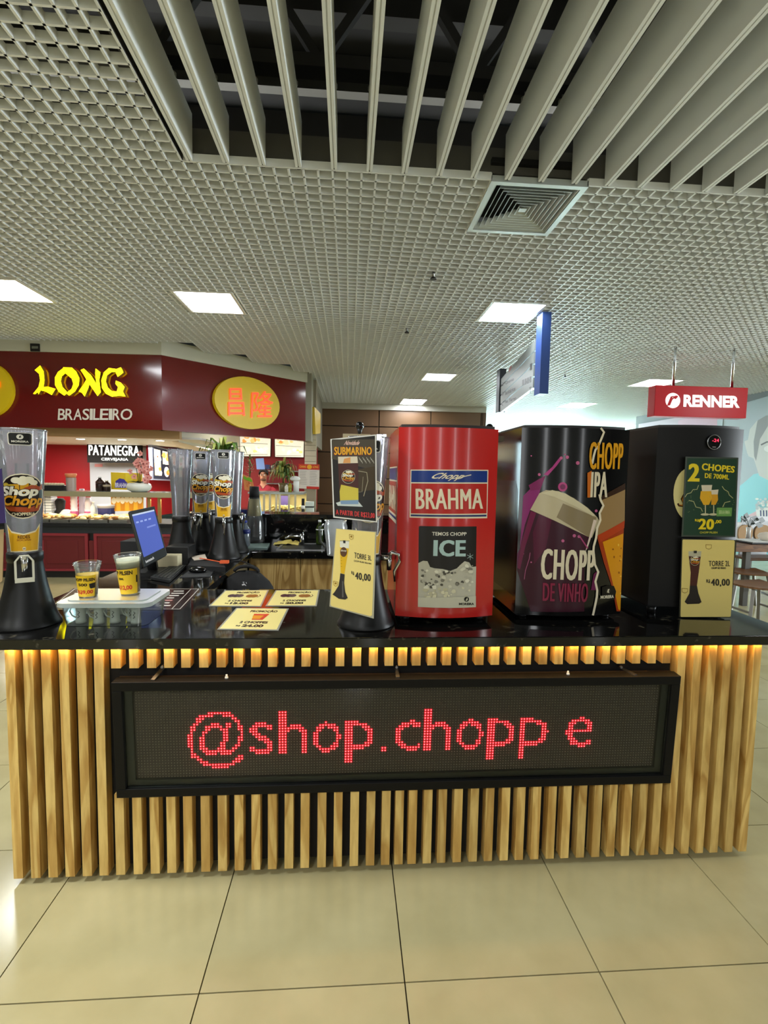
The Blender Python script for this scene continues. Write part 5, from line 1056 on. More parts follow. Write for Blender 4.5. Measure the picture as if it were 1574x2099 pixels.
bottle('sauce_bottle', 'dark sauce jar on the glass shelf beside the purple carton', px_x(205), YS, zs2, .055, .2, mat((40, 22, 16), .25, name='dark_sauce'), WHITE, (.5, .7), mat((60, 34, 24), .4, name='dark_label'), 'sauce bottles')
bottle('sauce_bottle', 'smaller dark sauce jar right of the first on the shelf', px_x(219), YS, zs2, .05, .15, mat((46, 26, 20), .25, name='dark_sauce2'), mat((200, 180, 150), .5, name='cap_tan'), (.4, .6), mat((190, 170, 140), .4, name='pale_label'), 'sauce bottles')
t, fn = card(pq([(227, 968), (287, 970), (287, 1005), (228, 1003)], YS+.12), 'snack_carton', 'yellow snack display carton with purple logo behind the orchid pot', 'carton', mat((226, 190, 30), .4, name='carton_yellow'), .08)
p = Print(); p.poly([(.12, .1), (.5, .1), (.62, .3), (.45, .62), (.3, .66), (.16, .5)], (70, 60, 150), 0); p.text('BRAHMA', (.14, .4, .62, .12), (226, 220, 240), 1, .05); p.poly([(.5, .5), (.75, .5), (.75, .95), (.5, .95)], (240, 214, 60), 0); p.build('printed_face', t, fn)
ox, oz = px_x(285, 990, YS-.05), zs2; t = thing('orchid', 'pink orchid in a white oval bowl on the glass shelf', 'plant', (ox, YS-.05, oz))
MB().lathe([(.10, oz), (.15, oz+.03), (.165, oz+.07), (.15, oz+.11), (.12, oz+.125), (.11, oz+.11)], 24, (ox, YS-.05, 0)).build('bowl', mat((222, 222, 210), .3, name='white_ceramic'), t)
q = MB()
for k in range(3): q.tube([(ox+.01*k, YS-.05, oz+.1), (ox-.02+.03*k, YS-.07, oz+.3), (ox-.06+.05*k, YS-.08, oz+.46-.05*k), (ox-.14+.1*k, YS-.1, oz+.5-.12*k)], .005, 5)
q.build('stem', mat((60, 80, 40), .6, name='stem_green'), t)
PK = mat((222, 150, 140), .6, name='orchid_pink'); PK2 = mat((160, 50, 60), .6, name='orchid_throat')
for k in range(26):
    fx, fy = rnd.choice([(270, 965), (282, 945), (296, 950), (287, 933), (300, 975), (262, 975), (292, 962), (305, 960), (278, 955), (303, 985), (270, 982)]); c = at_y(fx+rnd.uniform(-7, 7), fy+rnd.uniform(-6, 6), YS-.12+rnd.uniform(-.05, .05)); q = MB()
    for n in range(5):
        a = n*1.2566+rnd.random(); d = Vector((math.cos(a), -.25, math.sin(a))); e = Vector((-math.sin(a), 0, math.cos(a))); q.add([c, c+d*.026+e*.018, c+d*.045, c+d*.026-e*.018], [(0, 1, 2, 3)])
    q.ball(c+Vector((0, -.012, 0)), .008, 6, 1); q.build('flower', [PK, PK2], t, fix=False)
q = MB()
for k in range(9):
    a = k*.7; d = Vector((math.cos(a), math.sin(a), .3)); b = Vector((ox, YS-.05, oz+.12)); s_ = d.cross(ZV).normalized()*.025; q.add([b, b+d*.07+s_, b+d*.14-ZV*.01, b+d*.07-s_], [(0, 1, 2, 3)])
q.build('leaf', mat((30, 44, 24), .5, name='dark_leaf'), t, fix=False)
# things below the shelf
zc0 = ztop+.05; YB2 = YC+.52
for k, px_ in enumerate((92, 106)):
    t = thing('container_stack', ['tall stack of white foam containers at the left under the shelf', 'shorter stack of white foam containers beside the tall one'][k], 'container stack', (px_x(px_, 1050, YB2), YB2, zc0), 0, 'white container stacks'); n = 11 if k == 0 else 9
    for j in range(n): MB().box(px_x(px_-7, 1050, YB2)+.005, YB2-.08, zc0+.04*j, px_x(px_+6, 1050, YB2), YB2+.08, zc0+.04*j+.034).build('container', mat((214, 220, 228), .6, name='foam_white'), t, .004)
for k, (px_, h) in enumerate(((152, .42), (169, .44), (181, .32))):
    YK = YB2-.03+(.13 if k == 1 else 0); x = px_x(px_, 1040, YK); t = thing('cup_stack', ['stack of clear cups with pink print, left of three under the shelf', 'tallest stack of clear cups in the middle under the shelf', 'shortest stack of pink printed cups under the shelf'][k], 'cup stack', (x, YK, zc0), 0, 'cup stacks under the shelf'); q = MB()
    q.lathe([(.05, zc0), (.046, zc0+.14)]+[(.043+.005*(j % 2), zc0+.14+(h-.2)*j/8) for j in range(9)]+[(.03, zc0+h)], 18, (x, YK, 0)); q.build('cups', mat((206, 196, 210), .3, name='cup_pale'), t)
    if k != 1: MB().lathe([(.052, zc0+.01), (.051, zc0+.12)], 18, (x, YK, 0), cap=False).build('printed_band', mat((190, 90, 140), .4, name='pink_print'), t)
bottle('spray_bottle', 'white squeeze bottle beside the cup stacks under the shelf', px_x(191, 1040, YB2-.02), YB2-.02, zc0, .045, .26, mat((206, 214, 222), .4, name='bottle_white'), WHITE, (.3, .4), mat((190, 200, 214), .4, name='pale_band2'))
x = px_x(218, 1045, YB2); t = thing('tub', 'white tub with dark blue label under the glass shelf', 'tub', (x, YB2, zc0)); MB().lathe([(.10, zc0+.02), (.12, zc0+.2), (.125, zc0+.2), (.125, zc0+.22), (.02, zc0+.225)], 24, (x, YB2, 0)).build('tub', mat((206, 212, 226), .4, name='tub_white'), t); MB().lathe([(.108, zc0+.05), (.119, zc0+.17)], 24, (x, YB2, 0), cap=False).build('label_band', mat((36, 44, 96), .4, name='navy'), t)
x = px_x(136, 1050, YB2); t = thing('plastic_bag', 'crumpled white plastic bag left of the cup stacks', 'bag', (x, YB2, zc0)); q = MB(); q.ball((x, YB2, zc0+.07), .09, 16, sc=(1.1, .8, .75)); q.v = [p+Vector((noise.noise(p*14)*.02, noise.noise(p*14+Vector((5, 0, 0)))*.02, max(-.01, noise.noise(p*12+Vector((0, 7, 0)))*.025))) for p in q.v]; q.build('bag', mat((214, 220, 226), .5, name='bag_white'), t)
x = px_x(124, 1045, YB2+.02); t = thing('coffee_grinder', 'black appliance between the containers and the white bag', 'appliance', (x, YB2+.02, zc0)); q = MB(); q.lathe([(.07, zc0), (.075, zc0+.1), (.055, zc0+.14), (.07, zc0+.26), (.04, zc0+.3)], 18, (x, YB2+.02, 0)); q.build('body', MATTE, t)
t, fn = card(pq([(227, 1016), (293, 1015), (293, 1047), (228, 1048)], YB2), 'beer_poster', 'poster of foaming beer glasses under the glass shelf', 'poster', mat((206, 150, 40), .4, name='amber_print'), .02)
p = Print()
for k in range(7): x_ = .04+.135*k; p.poly([(x_, .02), (x_+.11, .02), (x_+.12, .55), (x_-.01, .55)], (226, 170, 50) if k % 2 else (196, 130, 30), 0); p.poly(circ(x_+.055, .68+.08*(k % 2), .075, .22, 12), (232, 228, 210), 1)
p.build('printed_face', t, fn)
# ------------------------------------------------------------------ right stall behind the bar
YQ = 11.6
structure(MB().box(at_y(440, 980, YQ).x, YQ, 0, at_y(650, 980, YQ).x, YQ+.1, 3.2).build('wall_red_rear', REDW))
bk = pq([(366, 870), (489, 862), (489, 937), (366, 905)], [8.0, 11.4, 11.4, 8.0]); structure(MB().slab(bk, (0, .08, 0), 1).build('wall_bulkhead', CREAM))
structure(MB().slab(pq([(366, 906), (489, 938), (440, 938), (300, 902)], [8.02, 11.4, 12.9, 9.7]), (0, 0, .03), 1).build('ceiling_stall_rear', mat((196, 190, 176), .5, name='soffit_grey')))
for k, (s_, lb) in enumerate(((((490, 890), (556, 897), (555, 936), (491, 936)), 'left bright menu board with food pictures behind the bar'), (((562, 898), (624, 905), (623, 938), (563, 937)), 'right bright menu board with food pictures beside the pale column'))):
    t, fn = card(pq(s_, 11.52), 'menu_board', lb, 'menu board', mat((40, 36, 34), .4, name='board_frame'), .06, 'bright menu boards'); p = Print(); p.poly([(.02, .02), (.98, .02), (.98, .98), (.02, .98)], (250, 244, 222), 0, emit=.45)
    food(p, .1, .7, .6, .95, [(236, 190, 120), (226, 206, 160), (214, 150, 80)], 12, .7); food(p, .2, .2, .9, .5, [(250, 236, 190), (236, 214, 120), (240, 240, 230)], 10, .9)
    for y_ in (.62, .08): p.strokes([(.05, y_), (.9, y_+.03)], .03, (150, 150, 140), 4, emit=.4)
    p.build('display', t, fn)
area_lamp('stall_ceiling_lamp', (-1.5, 9.7, 2.6), 1.4, 16, (1, .95, .84), sy=1.2)
# pale brick column
YP = 9.5; a, b = at_y(624, 960, YP).x, at_y(648, 960, YP).x; col = structure(MB().box(a, YP+.01, 0, b-.01, YP+.3, 3.2).build('pillar', mat((150, 140, 120), .7, name='mortar')))
bm2 = MB().box(.004, 0, .004, b-a-.004, .02, .096).mesh('brick', mat((206, 196, 172), .6, name='pale_brick'))
for k in range(12, 27): inst('brick', bm2, col, (a, YP-.005, .09*k if False else .1*k))
t, fn = card(pq([(612, 951), (655, 952), (654, 1003), (611, 1001)], 9.49), 'menu_sheet', 'white paper menu with red header fixed to the pale column', 'menu', mat((214, 208, 200), .5, name='menu_paper'), .01)
p = Print(); p.poly([(0, .78), (1, .78), (1, 1), (0, 1)], (196, 56, 36), 0); p.poly(circ(.52, .89, .12, .09, 18), (230, 170, 40), 1); p.text('CHANG', (.06, .94, .36, .85), (236, 170, 60), 1, .03); p.text('LONG', (.68, .94, .94, .85), (236, 170, 60), 1, .03); p.poly([(.4, 0), (1, 0), (1, .1), (.4, .1)], (190, 50, 40), 0)
for c_ in (.06, .54):
    for r in range(9): p.poly([(c_, .70-.065*r), (c_+rnd.uniform(.25, .4), .70-.065*r), (c_+.3, .715-.065*r), (c_, .715-.065*r)], (150, 146, 140), 1)
p.build('printed_face', t, fn)
# glass display case on the rear counter
YD = 7.9; zD = at_y(560, 1050, YD).z; zDt = at_y(560, 1009, YD).z; x0, x1 = at_y(508, 1040, YD).x, at_y(622, 1040, YD).x
t = thing('rear_counter', 'dark counter carrying the glass display case behind the bar', 'counter', (-1, YD, 0)); MB().box(x0-.5, YD-.1, 0, x1+.15, YD+.9, zD-.04).build('carcass', BLACK, t); MB().box(x0-.52, YD-.12, zD-.04, x1+.17, YD+.92, zD).build('top', GRANITE, t)
t = thing('display_case', 'glass food display case with steel posts behind the bar', 'display case', ((x0+x1)/2, YD, zD)); IV = mat((214, 206, 176), .3, .5, name='satin_steel')
MB().box(x0, YD, zDt-.03, x1, YD+.55, zDt).build('top_shelf', mat((170, 176, 168), .2, .3, name='shelf_glass2'), t)
for px_ in (541, 553, 566, 573, 592, 605): a = at_y(px_, 1030, YD).x; MB().box(a-.015, YD, zD, a+.015, YD+.03, zDt-.03).build('post', IV, t)
MB().box(x0, YD+.52, zD, x1, YD+.54, zDt-.03).build('back_panel', mat((206, 190, 130), .4, name='case_back'), t)
area_lamp('case_lamp', ((x0+x1)/2, YD+.25, zDt-.05), 1.0, 4, (1, .88, .6), sy=.2)
t = thing('pasta_heap', 'heap of pale yellow noodles in the glass display case', 'food', (at_y(590, 1045, YD+.2).x, YD+.2, zD)); q = MB()
for k in range(60):
    c = Vector((rnd.uniform(at_y(556, 1045, YD).x, at_y(620, 1045, YD).x), YD+.16+rnd.uniform(-.1, .08), zD+rnd.uniform(.01, .08))); a = rnd.uniform(0, 3); q.tube([c, c+Vector((.06*math.cos(a), .04*math.sin(a), .02)), c+Vector((.13*math.cos(a), .08*math.sin(a), 0))], .012, 5)
stuff(q.build('noodles', mat((236, 218, 140), .6, name='noodle'), t))
t = thing('purple_carton', 'purple carton inside the glass display case', 'carton', (at_y(583, 1030, YD+.4).x, YD+.4, zD)); MB().box(at_y(574, 1030, YD+.4).x, YD+.38, zD, at_y(593, 1030, YD+.4).x, YD+.48, at_y(583, 1016, YD+.4).z).build('carton', mat((84, 72, 140), .4, name='purple_card'), t)
t, fn = card(pq([(497, 972), (516, 980), (523, 1008), (501, 1004)], YD+.1), 'burger_poster', 'tilted cardboard picture of a burger with lettuce beside the cook', 'poster', mat((206, 130, 70), .4, name='burger_print'), .015)
p = Print(); food(p, .2, .2, .8, .6, [(170, 80, 40), (230, 180, 130), (206, 110, 60)], 12, 0); p.poly([(0, .72), (.2, .95), (.45, .85), (.7, 1), (1, .8), (.9, .68), (.5, .7)], (110, 170, 40), 5); p.build('printed_face', t, fn)
t = thing('napkin_dispenser', 'white napkin dispenser with black band at the foot of the column', 'dispenser', (at_y(634, 1040, 7.8).x, 7.8, zD)); a, b = at_y(626, 1040, 7.8), at_y(643, 1040, 7.8)
MB().box(a.x, 7.75, zD, b.x, 7.9, at_y(630, 1028, 7.8).z).build('body', mat((206, 214, 204), .4, name='napkin_white'), t, .01); MB().box(a.x-.004, 7.745, zD+.09, b.x+.004, 7.905, zD+.11).build('band', BLACK, t)
a = at_y(621, 1050, 7.6); t = thing('black_rod', 'thin black rod standing left of the napkin dispenser', 'rod', (a.x, 7.6, zD)); MB().cyl((a.x, 7.6, 0), (a.x, 7.6, at_y(621, 1022, 7.6).z), .022, n=10).build('rod', MATTE, t); MB().cyl((a.x, 7.6, at_y(621, 1043, 7.6).z), (a.x, 7.6, at_y(621, 1036, 7.6).z), .03, n=10).build('collar', WHITE, t)
for k, (px_, col_, h) in enumerate(((594, (150, 140, 30), .16), (588, (226, 222, 206), .13))):
    a = at_y(px_, 1005, YD+.2); bottle('oil_bottle', ['olive oil bottle on the display case right of the palm', 'white sauce bottle on the display case right of the palm'][k], a.x, YD+.2, zDt, .035, h, mat(col_, .25, name='bottle_col'), mat((60, 50, 30), .4, name='cap_brown'), (.3, .6), mat(col_, .4, name='bottle_lab'), 'bottles on the display case')
a = at_y(607, 1000, YD+.2); t = thing('paper_roll', 'white paper towel roll on the display case by the menu', 'paper roll', (a.x, YD+.2, zDt)); MB().lathe([(.045, zDt), (.045, at_y(607, 986, YD+.2).z)], 18, (a.x, YD+.2, 0)).build('roll', WHITE, t); MB().ball((a.x-.02, YD+.2, at_y(600, 981, YD+.2).z), .07, 12, sc=(1.2, .8, .6)).build('crumpled_end', WHITE, t)
# plants
def leafy(name, label, x, y, z, H, n, L, cols, spread, potm, potr, poth, seed, droop=.5):
    r_ = random.Random(seed); t = thing(name, label, 'plant', (x, y, z)); MB().lathe([(potr*.8, z), (potr, z+poth), (potr*.9, z+poth), (potr*.8, z+poth-.02)], 18, (x, y, 0)).build('pot', potm, t); q = MB()
    q2 = MB(); q2.tube([(x, y, z+poth-.03), (x, y, z+poth+H*.7)], .012, 6); q2.build('stem', mat((96, 76, 44), .7, name='stem_brown'), t)
    for k in range(n):
        a = r_.uniform(0, 6.28); h = z+poth+H*r_.uniform(.15, .75); el = r_.uniform(.2, 1.2); l = L*r_.uniform(.6, 1.1); d = Vector((math.cos(a)*math.cos(el)*spread, math.sin(a)*math.cos(el)*spread, math.sin(el))); w_ = L*.07
        s_ = d.cross(ZV).normalized()*w_ if abs(d.z) < .99 else Vector((w_, 0, 0)); b = Vector((x, y, h)); p1 = b+d*l*.5; p2 = b+d*l*.85-ZV*l*droop*.35; p3 = b+d*l-ZV*l*droop
        q.add([b, p1+s_, p1-s_, p2+s_*.7, p2-s_*.7, p3], [(0, 1, 2), (1, 3, 4, 2), (3, 5, 4)], k % len(cols))
    o = q.build('foliage', [mat(c, .5, name='leaf') for c in cols], t, fix=False); stuff(o); return t
GR = [(96, 124, 40), (66, 92, 30), (140, 150, 60), (170, 170, 80)]
a = at_y(580, 1006, YD+.3); leafy('potted_palm', 'bushy palm like plant in a glass pot before the right menu board', a.x, YD+.3, zDt, .36, 120, .30, GR, .9, mat((110, 96, 60), .3, name='glass_pot'), .075, .14, 11, .75)
a = at_y(512, 1006, YD+.5); leafy('tall_sprig_plant', 'thin tall plant with small leaves left of the cook', a.x, YD+.5, zDt, .62, 46, .13, [(50, 74, 30), (84, 100, 44), (120, 120, 60)], .9, mat((120, 40, 30), .4, name='red_pot'), .05, .12, 13, .2)
a = at_y(456, 1000, 6.6); zz = at_y(456, 951, 6.6).z; leafy('potted_fern', 'spiky green and yellow plant showing above the beer towers', a.x, 6.6, zz-.58, .08, 60, .42, [(86, 120, 40), (150, 160, 70), (60, 84, 36), (190, 190, 110)], 1.0, mat((60, 50, 40), .6, name='clay_pot'), .14, .62, 15, .55)
t = thing('plant_stand', 'dark stand under the spiky plant behind the beer towers', 'stand', (a.x, 6.6, 0)); MB().box(a.x-.16, 6.44, 0, a.x+.16, 6.76, zz-.58).build('body', MATTE, t)
# shelf with blue box behind the cook
t = thing('wall_shelf', 'steel wall shelf behind the cook with dishes', 'shelf', (at_y(575, 965, YQ-.3).x, YQ-.2, 1.3))
for py_ in (964, 990): a, b = at_y(541, py_, YQ-.25), at_y(630, py_, YQ-.25); MB().box(a.x, YQ-.4, a.z-.02, b.x, YQ, a.z).build('shelf_board', STEEL, t)
t, fn = card(pq([(524, 940), (540, 939), (543, 962), (526, 962)], 10.0), 'blue_sheet', 'pale blue cardboard sheet hanging above the cook', 'sheet', mat((120, 150, 210), .5, name='pale_blue'), .02)
t, fn = card(pq([(543, 952), (553, 953), (553, 962), (543, 962)], YQ-.3), 'blue_box', 'dark blue box on the wall shelf right of the blue sheet', 'box', mat((50, 60, 120), .5, name='dark_blue'), .1)
a = at_y(559, 957, YQ-.35); t = thing('white_lamp_ball', 'small white ball on the wall shelf left of the palm', 'ball', a); MB().ball(a, .04, 12).build('ball', WHITE, t)
# illuminated letters far back on the brown wall
a = at_y(784, 905, YB-.03); t = thing('letter_sign', 'glowing white letters far back between poster and red dispenser', 'sign', a); p = Print(); c = [at_y(x, y, YB-.03) for x, y in ((772, 890), (792, 890), (792, 913), (772, 913))]
q = MB(); q.slab([v+Vector((0, .0, 0)) for v in c], (0, 1, 0), .03); q.build('backing', mat((120, 130, 150), .5, name='sign_back'), t); p.text('BI', (.02, .98, .98, .05), (255, 255, 255), 0, .09, emit=5); p.build('lettering', t, lambda u, v, h: (c[0]*(1-u)+c[1]*u)*v+(c[3]*(1-u)+c[2]*u)*(1-v)+Vector((0, -h, 0)))
# ------------------------------------------------------------------ hanging signs
YN = 6.4; c = [at_y(*q, YN) for q in ((1343, 791), (1533, 793), (1530, 857), (1341, 853))]
t = thing('hanging_sign', 'red hanging sign with white lettering on two steel rods', 'sign', sum(c, Vector())/4)
x0, x1 = (c[0].x+c[3].x)/2, (c[1].x+c[2].x)/2; z1, z0 = (c[0].z+c[1].z)/2, (c[2].z+c[3].z)/2
MB().box(x0, YN, z0, x1, YN+.16, z1).build('box', mat((168, 14, 24), .25, emit=.08, ecol=(200, 10, 24), name='sign_red'), t, .006)
fn, inv, N = flat((0, YN, 0), (1, 0, 0), (0, 0, 1)); p = Print(inv); K = crop(980, 670, .3774)
p.poly(circ(*K(1057, 400), 15.2, 15.6, 30), (248, 248, 244), 0, emit=.5); p.text('r', [K(1038, 378), K(1082, 372), K(1076, 420), K(1032, 428)], (196, 24, 34), 1, .04, .35); p.text('RENNER', [K(1116, 368), K(1420, 376), K(1420, 440), K(1114, 434)], (248, 248, 244), 0, .045, emit=.5)
p.build('lettering', t, fn, gap=.001)
for px_ in (1380, 1500): a = at_y(px_, 790, YN+.08); MB().cyl((a.x, YN+.08, z1), (a.x, YN+.08, ZC+.3), .017, n=12).build('rod', CHROME, t)
# blue and grey direction sign, seen obliquely
Pa, Pb = at_y(1106, 760, 5.35), at_y(1027, 790, 7.9)
U = Vector((Pb.x-Pa.x, Pb.y-Pa.y, 0)); U.normalize(); Nn = Vector((U.y, -U.x, 0)); 
if Nn.dot(Vector((0, 0, 0))-Pa) < 0: Nn = -Nn
O = Vector((Pa.x, Pa.y, 0)); U = -U; fn = lambda u, v, h: O+U*u+ZV*v+Nn*h
def inv(x, y): q = at_plane(x, y, O, Nn)-O; return (q.dot(U), q.z)
t = thing('direction_sign', 'grey direction sign between blue and dark posts hanging from the ceiling', 'sign', Vector((Pa.x, Pa.y, 2.8)))
def dbox(u0, v0, u1, v1, h0, h1, name, m):
    q = MB(); q.hexa([fn(u0, v0, h0), fn(u1, v0, h0), fn(u1, v0, h1), fn(u0, v0, h1), fn(u0, v1, h0), fn(u1, v1, h0), fn(u1, v1, h1), fn(u0, v1, h1)]); return q.build(name, m, t)
uR = inv(1097, 760)[0]; uL = inv(1029, 790)[0]
zt_ = inv(1097, 702)[1]; z3 = inv(1096, 797)[1]
q = MB(); pz = at_y(1110, 810, Pa.y).z; q.box(Pa.x-.03, Pa.y-.10, pz, Pa.x+.065, Pa.y+.06, ZC-.01); q.build('post', mat((36, 64, 124), .45, name='post_blue'), t)
pz2 = at_y(1026, 846, Pb.y).z; q = MB(); q.box(Pb.x-.05, Pb.y-.08, pz2, Pb.x+.05, Pb.y+.08, ZC-.06); q.build('post', mat((60, 64, 72), .4, .3, name='post_dark'), t)
SG = mat((122, 130, 128), .4, .2, name='sign_silver'); K = crop(1010, 680, .08577)
edges = [(1005, 360, 250, 1000), (1000, 670, 250, 1150), (985, 945, 250, 1390), (985, 1215, 250, 1620), (985, 1490, 230, 1830)]
zz = [(inv(*K(a, b))[1]+inv(*K(c_, d))[1])/2 for a, b, c_, d in edges]
for k in range(4): dbox(uL, zz[k+1]+.008, uR, zz[k]-.008, -.02, .02, 'plate', SG)
p = Print(inv); DKT = (34, 38, 44); lay = 0
p.text('Cinemas', [K(335, 1190), K(540, 1085), K(540, 1160), K(335, 1270)], DKT, 0, .04); p.text('Sanitários', [K(325, 1430), K(580, 1300), K(580, 1400), K(325, 1520)], DKT, 0, .04); p.text('Pav. Térreo', [K(325, 1640), K(600, 1540), K(600, 1620), K(325, 1720)], DKT, 0, .04); p.text('T', [K(915, 1330), K(970, 1305), K(970, 1460), K(915, 1490)], DKT, 0, .03)
for y in (1260, 1490): p.strokes([K(235, y+10), K(285, y-12)], 1.6, DKT, 0); p.strokes([K(262, y-50), K(288, y-12), K(262, y+40)], 1.5, DKT, 0)
p.strokes([K(275, 1690), K(238, 1720), K(275, 1770)], 1.6, DKT, 0)
for x in (745, 805, 862, 920): p.poly([K(x, 1155-.42*(x-745)), K(x+48, 1135-.42*(x-745)), K(x+48, 1275-.42*(x-745)), K(x, 1300-.42*(x-745))], (26, 28, 30), 0)
p.poly([K(935, 775), K(985, 745), K(985, 905), K(935, 930)], (26, 28, 30), 0); p.poly([K(415, 900), K(450, 830), (K(490, 800)), K(490, 860), K(455, 930), K(425, 980)], (170, 70, 66), 0); [p.strokes([K(500+60*k, 850-36*k), K(535+60*k, 830-36*k)], 1.6, (140, 146, 142), 0) for k in range(5)]
p.build('lettering', t, lambda u, v, h: fn(u, v, .02+h), gap=.001)
# ------------------------------------------------------------------ poster wall on the right
XW = 8.05; structure(MB().box(XW+.02, 5.5, 0, XW+.3, 13.8, 3.4).build('wall_poster', mat((120, 120, 118), .6, name='wall_grey')))
O = Vector((XW, 0, 0)); Uw = Vector((0, -1, 0)); fw_ = lambda u, v, h: Vector((XW-.02-h, -u, v))
def iw(x, y): p_ = at_plane(x, y, (XW-.02, 0, 0), (1, 0, 0)); return (-p_.y, p_.z)
t = thing('wall_poster', 'huge pastel wall poster of a person holding a striped popcorn bucket', 'poster', (XW, 9, 1.5))
MB().box(XW-.02, 6.2, .06, XW+.02, 13.6, 3.0).build('board', mat((190, 170, 180), .5, name='poster_board'), t)
p = Print(iw); AQ, PKK, SK = (150, 214, 222), (206, 168, 184), (206, 208, 204)
p.poly([(1390, 862), (1470, 842), (1470, 1140), (1390, 1118)], PKK, 0); p.poly([(1470, 842), (1574, 812), (1700, 775), (1700, 1180), (1574, 1152), (1470, 1132)], (176, 188, 194), 0)
p.poly([(1512, 1000), (1530, 985), (1545, 972), (1580, 965), (1640, 960), (1640, 1175), (1500, 1143), (1500, 1010)], AQ, 1)
p.poly([(1530, 920), (1537, 880), (1552, 862), (1580, 850), (1640, 850), (1640, 985), (1590, 992), (1556, 975), (1545, 940), (1534, 935)], SK, 2); p.poly([(1526, 905), (1536, 900), (1540, 925), (1532, 930)], SK, 3)
p.poly([(1545, 905), (1553, 862), (1570, 852), (1640, 840), (1640, 862), (1575, 872), (1558, 900), (1550, 945), (1546, 935)], (150, 152, 152), 3); p.strokes([(1560, 912), (1572, 906), (1590, 906)], 3, (110, 112, 114), 3); p.poly(circ(1578, 920, 12, 7, 14), (228, 230, 228), 4); p.poly(circ(1580, 920, 5, 6, 10), (110, 116, 120), 5)
p.poly([(1520, 1075), (1535, 1055), (1556, 1045), (1560, 1075), (1540, 1085)], (222, 190, 196), 3)
p.poly([(1549, 1040), (1640, 1042), (1640, 1110), (1556, 1100)], (236, 238, 236), 4)
for k in range(7): p.poly([(1558+6*k, 1046), (1561+6*k, 1046), (1563+6*k, 1108), (1560.5+6*k, 1108)], (84, 92, 130), 5)
for k in range(30): p.poly(circ(rnd.uniform(1552, 1600), rnd.uniform(1022, 1044), rnd.uniform(2, 4), rnd.uniform(2, 4), 8), rnd.choice([(240, 240, 234), (214, 220, 220), (190, 200, 204)]), 6+k % 3)
p.strokes([(1500, 1143.0), (1574, 1157)], 2.0, (40, 60, 66), 6)
p.build('printed_face', t, fw_, gap=.001, rough=.35)
for y_ in (10.4, 8.4): MB().box(XW-.03, y_-.004, .06, XW-.02, y_+.004, 3.0).build('joint', mat((120, 128, 130), .5, name='joint_grey'), t)
# table and chairs at the right
def chair(label, x, y, rz, back):
    t = thing('dining_chair', label, 'chair', (x, y, 0), rz, 'wooden dining chairs at the right'); B = _MW[t.name]
    put = lambda q, n, m: (setattr(q, 'v', [B @ v for v in q.v]), q.build(n, m, t))[1]
    q = MB(); n = 8; up = []; 
    for i in range(n+1):
        for j in range(n+1):
            a, b = i/n*2-1, j/n*2-1; e = 1-.10*(a*a*b*b); up.append((a*.215*e, b*.21*e, .45+.02*(b*b)*.6-.012*(1-a*a)))
    q.add(up, [(i*(n+1)+j, i*(n+1)+j+1, (i+1)*(n+1)+j+1, (i+1)*(n+1)+j) for i in range(n) for j in range(n)], 0, True); q.add([(a, b, c_-.018) for a, b, c_ in up], [(i*(n+1)+j, (i+1)*(n+1)+j, (i+1)*(n+1)+j+1, i*(n+1)+j+1) for i in range(n) for j in range(n)], 0, True)
    ring = [i*(n+1) for i in range(n+1)]+[n*(n+1)+j for j in range(1, n+1)]+[i*(n+1)+n for i in range(n-1, -1, -1)]+[j for j in range(n-1, 0, -1)]; m_ = len(ring); q.add([up[k] for k in ring]+[(up[k][0], up[k][1], up[k][2]-.018) for k in ring], [(k, (k+1) % m_, m_+(k+1) % m_, m_+k) for k in range(m_)])
    put(q, 'seat', TABLEW); LG = mat((126, 124, 118), .4, .5, name='chair_steel')
    for sx in (-1, 1):
        for sy in (-1, 1): put(MB().bar((sx*.15, sy*.14, .435), (sx*.235, sy*.215, 0), .028, .022), 'leg', LG)
        put(MB().bar((sx*.20, -.185, .20), (sx*.20, .185, .20), .018), 'stretcher', LG)
    if back:
        for sx in (-.16, .16): put(MB().tube([(sx, .17, .44), (sx*1.1, .22, .62), (sx*1.1, .25, .74)], .011), 'back_post', LG)
        q = MB(); pr = rrect(-.21, .66, .21, .84, .085, 6); m_ = len(pr); g = lambda u: .235+.03*(1-(u/.21)**2)
        q.add([(u, g(u), v) for u, v in pr]+[(u, g(u)+.014, v) for u, v in pr], [(k, (k+1) % m_, m_+(k+1) % m_, m_+k) for k in range(m_)]+[tuple(range(m_)), tuple(range(m_, 2*m_))[::-1]]); put(q, 'backrest', mat((190, 146, 88), .5, name='tan_veneer'))
        q = MB(); pr2 = rrect(-.235, .635, .235, .865, .1, 6); q.add([(u, g(u*.89)+.015, v) for u, v in pr2]+[(u, g(u*.89)+.027, v) for u, v in pr2], [(k, (k+1) % m_, m_+(k+1) % m_, m_+k) for k in range(m_)]+[tuple(range(m_)), tuple(range(m_, 2*m_))[::-1]]); put(q, 'back_shell', mat((222, 224, 220), .4, name='white_shell'))
    return t
TY = 5.55; a = at_y(1548, 1117, TY); zt_ = a.z
t = thing('dining_table', 'brown wooden dining table at the right edge in front of the poster', 'table', (a.x+.5, TY+.35, 0)); MB().box(at_y(1503, 1120, TY).x-.05, TY, zt_-.085, a.x+1.2, TY+.6, zt_).build('tabletop', TABLEW, t, .004)
for x in (a.x-.05, a.x+1.1):
    for y in (TY+.06, TY+.54): MB().box(x-.03, y-.03, 0, x+.03, y+.03, zt_-.085).build('leg', mat((90, 88, 84), .4, .5, name='table_leg'), t)
s = at_y(1560, 1216, 4.55); chair('wooden dining chair nearest the bar at the right edge', s.x+.12, 4.75, 3.14, False)
s = at_y(1540, 1172, 5.3); chair('wooden dining chair between the nearest chair and the table', s.x+.06, 5.45, 2.9, False)
